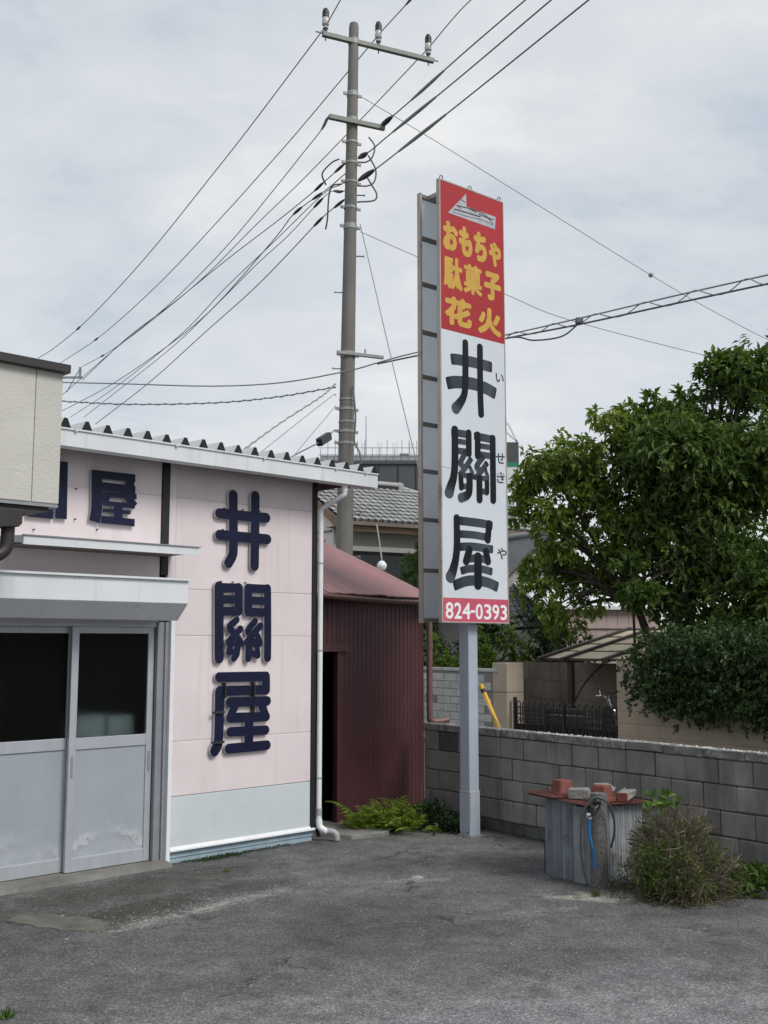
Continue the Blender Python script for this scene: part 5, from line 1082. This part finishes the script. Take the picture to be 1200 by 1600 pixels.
for s in (-1, 1):
    MB().tube([(.3, s*.22, .93), (.3, s*.27, 1.04)], .007, 5).lathe([(.0, -.012), (.05, -.01), (.055, .0), (.0, .012)], (.3, s*.28, 1.05), 12).build('mirror', M['chrome'], mo, smooth=True)
# hedge
def plant(name, loc, label, cat, group, blobs, density, ll, lw, m, trunks, **kw):
    t = wroot(name, loc, label, cat, group)
    inst('crown', crown_mesh('crown', blobs, density, ll, lw, M[m], **kw), t, kind='stuff')
    for i, (pts, rs) in enumerate(trunks):
        q = smooth_path(pts, 4) if len(pts) > 2 else pts
        MB().tube(q, list(np.interp(np.linspace(0, 1, len(q)), np.linspace(0, 1, len(rs)), rs)), 8).build('trunk' if pts[0][2] == 0 else 'branch', M['bark'], t, smooth=True)
    return t
hb = []; h0 = F_(-1.4, -.2)
for s in np.arange(-3.05, 2.2, .30):
    u = min(1, max(0, (s+3.2)/.5))
    for t_, zc, r in ((.18, 1.72, .34), (.20, 1.46, .38), (.22, 1.18, .38), (-.45, 1.75, .38), (-.5, 1.2, .36), (.20, 1.16-.18*min(1, (s+3.2)/1.2), .34 if s > -2.6 else .2)):
        p = F_(s+rng.normal(0, .05), t_+rng.normal(0, .05)); hb.append((p.x-h0.x, p.y-h0.y, zc+rng.normal(0, .05), r*(.86+.14*u)))
plant('clipped_hedge', h0, 'dense dark green clipped hedge spilling over the beige garden wall', 'hedge', None, hb, 620, .062, .036, 'lf_h',
      [([(x*.607, -x*.794+.1, 0), (x*.607+.05, -x*.794+.12, .6), (x*.607, -x*.794+.1, 1.3)], [.04, .03, .015]) for x in (-1.2, -.4, .5, 1.2)], twig=.16, per=9, droop=.15, inner=.45)
# trees
def tree(name, bx, by, label, blobs, density, ll, lw, m, trunks, yj, **kw):
    B0 = [(x-bx, rng.normal(0, yj)*.6, z, r) for x, z, r in blobs]; B = []
    for x, y, z, r in B0:
        if r < .3: B.append((x, y, z, r)); continue
        for k in range(6):
            a = rng.uniform(0, 6.28); q = r*.62*math.sqrt(rng.random()); dz = rng.uniform(-.72, .72)*r
            B.append((x+q*math.cos(a), y+q*math.sin(a)*.9, z+dz, r*rng.uniform(.38, .56)))
    tr = list(trunks)
    for i, (x, y, z, r) in enumerate(B):
        if i % 4 == 0: tr.append(([tuple(Vector(trunks[0][0][-1])*.9), ((x+trunks[0][0][-1][0])*.5, y*.4, (z+trunks[0][0][-1][2])*.5+.1), (x, y, z)], [.045, .03, .008]))
    return plant(name, (bx, by, 0), label, 'tree', 'trees behind the clipped hedge', B, density, ll, lw, m, tr, **kw)
tree('leafy_tree', 4.72, 19.4, 'lighter green spreading tree overhanging the carport right of the sign', T1, 275, .126, .054, 'lf_a',
     [([(0, 0, 0), (.05, 0, 1.2), (.0, 0, 2.0), (-.35, 0, 2.9)], [.11, .09, .08, .05])], .5, twig=.34, per=11, droop=.45, inner=.35, flat=.55)
sprig = [(6.21, 7.07, .15), (6.29, 6.58, .17), (6.54, 6.91, .22), (5.6, 6.41, .18), (6.27, 6.82, .12), (6.72, 7.0, .2)]
tree('leafy_tree', 5.02, 19.1, 'taller darker tree filling the right edge above the hedge', T2+sprig, 265, .134, .062, 'lf_b',
     [([(0, 0, 0), (.0, 0, 1.4), (.1, 0, 2.2), (.55, 0, 3.2)], [.13, .11, .09, .06]), ([(.6, .1, 0), (.62, .1, 1.5), (.9, .1, 2.8)], [.09, .08, .05])], .7, twig=.36, per=11, droop=.4, inner=.35, flat=.6)
SH = bpy.data.objects['leafy_tree.001']; pos, axs, nr, LL = [], [], [], []
for x, z0, z1, lean in ((6.05, 6.3, 7.0, .1), (6.22, 6.5, 7.28, .12), (6.38, 6.6, 7.05, -.12), (6.55, 6.7, 7.4, .15), (6.75, 6.7, 7.3, .0), (5.62, 6.0, 6.55, -.1), (5.85, 6.2, 6.75, -.05), (5.3, 5.7, 6.2, -.1), (4.95, 5.4, 5.9, -.1), (6.9, 6.9, 7.5, .1), (5.12, 5.6, 5.95, .1)):
    b0 = Vector((x-5.02, rng.normal(0, .2), z0-.25)); e = Vector((x-5.02+lean, b0.y-.1, z1))
    MB().tube([b0, b0.lerp(e, .5)+Vector((.03, 0, .03)), e], [.012, .008, .003], 5).build('shoot', M['bark'], SH)
    for k in range(22):
        u = (k+1)/22; q = b0.lerp(e, u); a = rng.uniform(0, 6.28)
        pos.append(q); axs.append((math.cos(a), math.sin(a), rng.uniform(-.3, .5))); nr.append((0, 0, 1)); LL.append(.10+.10*rng.random())
LL = np.array(LL); inst('shoot_leaves', leaves_mesh('shoot_leaves', [tuple(p) for p in pos], axs, np.array(nr)+rng.normal(0, .3, (len(nr), 3)), LL, LL*.42, M['lf_b']), SH, kind='stuff')
o_ = wroot('tree_sapling', (4.40, 19.3, 0), 'thin young shoot standing above the lighter tree crown', 'tree')
inst('crown', crown_mesh('crown', [(.02, 0, 6.05, .17), (-.12, 0, 5.98, .12), (.22, 0, 6.0, .14), (.03, 0, 5.75, .10)], 900, .12, .05, M['lf_a'], twig=.3, per=7, droop=.3), o_, kind='stuff')
MB().tube([(.1, 0, 0), (.05, 0, 3.), (.03, 0, 6.05)], [.035, .02, .006], 6).build('trunk', M['bark'], o_)
# shrubs behind the grey garden wall
shr = [(-9.5, -1.2, 1.60, .42, 'lf_s', 'pale green shrub behind the grey garden wall next to the maroon shed'), (-9.3, -2.0, 2.0, .5, 'lf_sd', 'dark rounded shrub behind the grey wall left of the sign post'),
       (-8.4, -1.2, 1.70, .48, 'lf_s', 'mid green shrub showing just right of the sign post'), (-10.7, -3.4, 2.15, .5, 'lf_sd', 'dark shrub below the phone number of the sign'),
       (-9.25, -3.05, 2.0, .38, 'lf_s', 'upright pale shrub above the beige gate pillar'), (-8.55, -3.3, 2.05, .5, 'lf_sd', 'dark round shrub left of the carport roof'), (-10.4, -1.7, 2.0, .5, 'lf_sd', 'dark shrub half hidden by the maroon shed corner'), (-7.9, -3.6, 1.7, .45, 'lf_sd', 'dark shrub filling the gap below the carport roof')]
for s, t_, zc, r, m, lb in shr:
    p = F_(s, t_); B = [(rng.normal(0, .15), rng.normal(0, .12), zc+rng.normal(0, .06), r*.75), (rng.normal(0, .22), rng.normal(0, .12), zc-.35, r*.8), (rng.normal(0, .22), 0, zc-.7, r*.8), (rng.normal(0, .15), 0, zc+.3, r*.42), (0, 0, zc-1.05, r*.8)]
    plant('garden_shrub', (p.x, p.y, 0), lb, 'shrub', 'shrubs behind the grey garden wall', B, 620, .085, .042, m, [([(0, 0, 0), (.02, 0, .5), (.0, .02, zc)], [.03, .025, .01])], twig=.2, per=9, droop=.2, inner=.3)
# pine by the tiled house
pi_ = wroot('pine_tree', (.55, 22.3, 0), 'small bushy pine between the shed roof and the tall sign', 'pine tree')
pos, axs, nr = [], [], []
for x, y, z, r in ((.05, 0, 3.42, .24), (.28, 0, 3.55, .25), (.1, 0, 3.1, .32), (.42, 0, 3.2, .3), (.22, 0, 3.85, .1), (.5, .1, 3.75, .12)):
    for k in range(int(60*r/.25)):
        d = rng.normal(size=3); d /= np.linalg.norm(d); o = np.array([x, y, z])+d*r*(.5+.5*rng.random()); up_ = d*.6+np.array([0, 0, .8])
        for j in range(16): pos.append(o+rng.normal(0, .008, 3)); axs.append(up_+rng.normal(0, .45, 3)); nr.append(rng.normal(size=3))
n = len(pos); inst('crown', leaves_mesh('crown', pos, axs, nr, rng.uniform(.08, .14, n), np.full(n, .014), M['lf_p'], 0), pi_, kind='stuff')
MB().tube([(0, 0, 0), (.05, 0, 2.), (.1, 0, 3.5)], [.07, .05, .02], 8).build('trunk', M['bark'], pi_, smooth=True)
# ---------------------------------------------------------------- houses
def tile_field(A, B, C, D_, nc, nr_, h=.03):
    """laid tiles over the slope A-B (eave, left to right) up to D-C (ridge)"""
    A, B, C, D_ = map(Vector, (A, B, C, D_)); mb = MB()
    nrm = (B-A).cross(D_-A).normalized()
    if nrm.z < 0: nrm = -nrm
    Pt = lambda u, v: A.lerp(B, u).lerp(D_.lerp(C, u), v)
    for r_ in range(nr_):
        for c in range(nc):
            u0 = c/nc; u1 = (c+1)/nc; v0 = r_/nr_; v1 = min(1, (r_+1.12)/nr_); vs = []
            jz = rng.normal(0, .002)
            for v, e in ((v0, 1.), (v1, .12)):
                for k in range(5):
                    x = k/4; z = h*(.35+.55*math.sin(math.pi*x)**2*(1 if x < .72 else .6)-(.35 if x > .9 else 0))
                    vs.append(Pt(u0+(u1-u0)*x*.93, v-(.018 if x > .4 else 0)*(e > .5))+nrm*(z+h*.8*e+jz))
            for k in range(5): x = k/4; vs.append(Pt(u0+(u1-u0)*x*.93, v0+.002)+nrm*0)
            mb.add(vs, [(k, k+1, 6+k, 5+k) for k in range(4)]+[(10+k, 11+k, k+1, k) for k in range(4)])
    return mb
H0 = (-.81, 26, 0)
hs_ = root('tiled_house', H0, 60, 'pale walled house with a grey tiled roof behind the sign', 'house')
s0, s1 = -.30, 6.3; ez, rzz, ry = 4.80, 6.02, 2.3
tile_field((s0, -.12, ez), (s1, -.12, ez), (s1, ry, rzz), (s0, ry, rzz), 34, 10, .055).build('roof_tiles', M['tile'], hs_, fix=False, kind='stuff')
MB().add([(s0, -.10, ez-.01), (s1, -.10, ez-.01), (s1, ry, rzz-.01), (s0, ry, rzz-.01), (s1, 2*ry, ez), (s0, 2*ry, ez)], [(0, 1, 2, 3), (3, 2, 4, 5)]).build('roof_deck', M['tilejoint'], hs_, fix=False)
mb = MB(); mb.tube([(s0-.05, ry, rzz+.14), (2.72, ry, rzz+.14)], .085, 10)
mb.build('ridge_roll', M['tile'], hs_, smooth=True)
MB().box(s0-.03, 2.68, ry-.09, ry+.09, rzz-.02, rzz+.10).build('ridge_course', M['tilejoint'], hs_)
k_ = MB(); k_.lathe([(.10, 0), (.13, .10), (.10, .2), (.0, .24)], (2.76, ry, rzz), 10)
for j in range(2): k_.tube([(2.80+.25*j, ry, rzz+.08-.05*j), (3.04+.25*j, ry, rzz+.04-.05*j)], .06, 8)
k_.build('ridge_end_tile', M['tile'], hs_, smooth=True)
MB().box(s0, s1, -.20, -.12, ez-.10, ez-.01).build('eave_gutter', M['fasc'], hs_)
MB().box(s0+.02, s1, -.05, .0, ez-.24, ez-.06).build('fascia', M['wood'], hs_)
MB().box(s0, s1, 0, .7, ez-.12, ez-.10).build('eave_soffit', M['wood'], hs_)
MB().box(s0+.2, s1-.2, .62, 4., 0, ez-.08).build('wall', M['plaster'], hs_)
MB().prism([(.62, 0), (4., 0), (4., ez), (ry, rzz-.12), (.62, ez-.05)], 'x', s0+.15, s0+.2).build('gable_wall', M['plasterw'], hs_)
MB().prism([(-.12, ez-.02), (ry, rzz-.02), (ry, rzz-.22), (.05, ez-.20)], 'x', s0-.03, s0+.03).build('barge_board', M['wood'], hs_)
MB().box(s0-.3, s1, .16, .7, 4.10, 4.22).build('lower_eave', M['gablew'], hs_)
MB().box(s0+.3, s1-.6, .58, .63, 2.0, 4.08).build('dark_panel', M['dark_panel'], hs_)  # long dark glossy panel under the lower eave
MB().bar((s0+.14, .7, 4.62), (s0+.14, 2.4, 4.66), .04, .04).build('trim_rail', M['fasc'], hs_)
wb = Vector((-.17, 25.2, 4.62)); lb_ = [Vector(p)-wb for p in [(-.17, 25.2, 4.62), (-.10, 24.9, 4.14), (-.05, 24.6, 3.74)]]
o = MB().tube(smooth_path(lb_, 4), .018, 6).build('hanging_lamp', M['wireg'], None, smooth=True, loc=wb); o['label'] = 'white ball lamp hanging on a grey cord before the tiled house'; o['category'] = 'lamp'
MB().lathe([(.0, -.13), (.07, -.11), (.115, -.04), (.11, .03), (.06, .09), (.02, .11)], (.12, -.6, -1.0), 14).build('ball', M['pvc'], o, smooth=True)
gh = root('gabled_house', (3.05, 26.1, .16), 60, 'grey gabled house with dark bargeboards behind the lighter tree', 'house')
MB().prism([(-.6, -.17), (2.5, -.17), (2.5, 2.85), (.94, 4.10), (-.6, 2.80)], 'y', 0, .15).build('gable_wall', M['gablew'], gh)
MB().box(-.5, 2.4, .15, 4, -.17, 2.8).build('wall', M['gablew'], gh)
for sx in (-1, 1):
    MB().prism([(.94, 4.13), (.94, 4.27), (.94+sx*2.0, 4.27-2.0*.82), (.94+sx*2.0, 4.13-2.0*.82)], 'y', -.14, -.06).build('barge_board', M['cpbeam'], gh)
    MB().prism([(.94, 4.27), (.94, 4.37), (.94+sx*2.05, 4.37-2.05*.82), (.94+sx*2.05, 4.27-2.05*.82)], 'y', -.30, 4.2).build('roof_slope', M['tiled'], gh)
MB().tube([(.94, -.32, 4.40), (.94, 4.2, 4.40)], .08, 8).build('ridge_roll', M['tile'], gh, smooth=True)
MB().bar((-.3, -.05, 3.25), (.6, -.05, 3.9), .03, .03).build('gable_trim', M['wood'], gh)
lr = root('tiled_outhouse', (2.6, 25.1, 0), 60, 'dark tiled lower roof with white verge below the grey gable', 'outhouse')
q = lambda x, y, z: (Matrix.Rotation(-R(30), 3, 'Z') @ Vector((x-2.6, y-25.1, 0)))+Vector((0, 0, z))
A_, B_, C_, D2 = q(2.42, 24.7, 2.16), q(3.96, 24.65, 2.25), q(3.38, 25.95, 3.19), q(2.29, 26.3, 3.19)
tile_field(A_, B_, C_, D2, 9, 8, .03).build('roof_tiles', M['tiled'], lr, fix=False, kind='stuff')
MB().add([A_-Vector((0, 0, .02)), B_-Vector((0, 0, .02)), C_-Vector((0, 0, .02)), D2-Vector((0, 0, .02))], [(0, 1, 2, 3)]).build('roof_deck', M['tilejoint'], lr, fix=False)
MB().bar(B_+Vector((.05, 0, -.05)), C_+Vector((.05, 0, .02)), .09, .12).build('verge_board', M['plasterw'], lr)
a_, b2, c_2, d_2 = (Vector((p.x, p.y, 0)) for p in (A_, B_, C_, D2))
MB().add([a_, b2, c_2, d_2, A_-Vector((0, 0, .05)), B_-Vector((0, 0, .05)), C_-Vector((0, 0, .05)), D2-Vector((0, 0, .05))], [(0, 1, 5, 4), (1, 2, 6, 5), (2, 3, 7, 6), (3, 0, 4, 7)]).build('wall', M['gablew'], lr, fix=False)
ob = root('pink_outbuilding', (4.0, 24.2, .0), 80, 'low outbuilding clad in pale pink boards behind the carport', 'outbuilding')
for k in range(9): MB().box(.26*k+.004, .26*(k+1)-.004, 0, .03, 1.2, 2.62).build('cladding_board', M['pinkw'], ob)
MB().box(0, 2.34, .03, 2., 0, 2.6).build('wall', M['pinkw'], ob)
MB().prism([(-.15, 2.60), (2.1, 3.25), (2.1, 3.32), (-.15, 2.67)], 'x', -.5, 2.5).build('roof', M['white'], ob)
MB().box(-.1, 2.4, -.04, -.005, 2.18, 2.25).build('base_rail', M['pinkw'], ob)
# unfinished building with scaffolding
ub = wroot('building_under_construction', (-.5, 60, 0), 'dark sheeted building under construction with scaffold poles on its roof', 'building')
MB().box(-3.1, 3.4, 0, 8, 0, 11.9).build('wall', M['mesh'], ub)
for x in (-2.0, -.9, .2, 1.3, 2.3): MB().box(x-.02, x+.02, -.04, 0, 0, 11.9).build('sheet_seam', M['cap'], ub)
MB().box(-3.2, 3.5, -.1, 8.1, 11.9, 12.1).build('roof_slab', M['mesh'], ub)
mb = MB()
for x0, x1, h in ((1.4, 1.9, .5), (1.9, 2.2, .25), (-1.0, -.6, .3)): mb.box(x0, x1, .5, 1.5, 12.1, 12.1+h)
mb.build('roof_plant', M['mesh'], ub)
for x in np.arange(-3.1, 3.5, .42):
    h = 12.75+.5*(rng.random() < .75)+.12*rng.random(); MB().tube([(x, .1, 12.1), (x, .1, h)], .022, 5).build('scaffold_pole', M['scaf'], ub)
for x in np.arange(-1.7, 3.4, .9):
    mb = MB()
    for dx in (0, .08, .18, .27): mb.tube([(x+dx, .6, 12.1), (x+dx, .6, 13.25)], .012, 4)
    mb.build('rebar_bundle', M['scaf'], ub)
for z in (12.45, 12.85): MB().tube([(-3.2, .08, z), (3.5, .08, z)], .022, 5).build('scaffold_rail', M['scaf'], ub)
MB().add([(-3.1, .15, 12.1), (3.4, .15, 12.1), (3.4, .15, 12.42), (-3.1, .15, 12.42)], [(0, 1, 2, 3)]).build('safety_net', M['scaf'], ub, fix=False)
MB().tube([(-.52, .3, 12), (-.52, .3, 14.7)], .03, 5).build('mast', M['scaf'], ub)
st_ = wroot('sign_tower', (5.0, 50, 0), 'distant white sign tower with green stripe peeping out right of the tall sign', 'sign tower')
for x in (-1.2, 1.28): MB().box(x-.05, x+.05, -.05, .05, 0, 11.3).build('tower_leg', M['scaf'], st_)
MB().box(-1.25, 1.34, -.12, .12, 10.25, 11.25).build('upper_board', M['mesh'], st_)
MB().box(-1.25, 1.34, -.14, .14, 8.9, 10.1).build('sign_board', M['towerw'], st_)
MB().box(-1.25, 1.34, -.16, .16, 10.08, 10.28).build('green_stripe', M['green'], st_)
for a, b_ in (((-1.2, 0, 11.3), (.3, 0, 12.2)), ((.3, 0, 12.2), (1.28, 0, 11.3)), ((.3, 0, 12.2), (.9, 0, 12.15)), ((.9, 0, 12.1), (1.28, 0, 11.3)), ((-1.2, 0, 8.8), (1.28, 0, 7.6)), ((-1.2, 0, 7.6), (1.28, 0, 8.8))): MB().bar(a, b_, .07, .07).build('tower_strut', M['towerw'], st_)
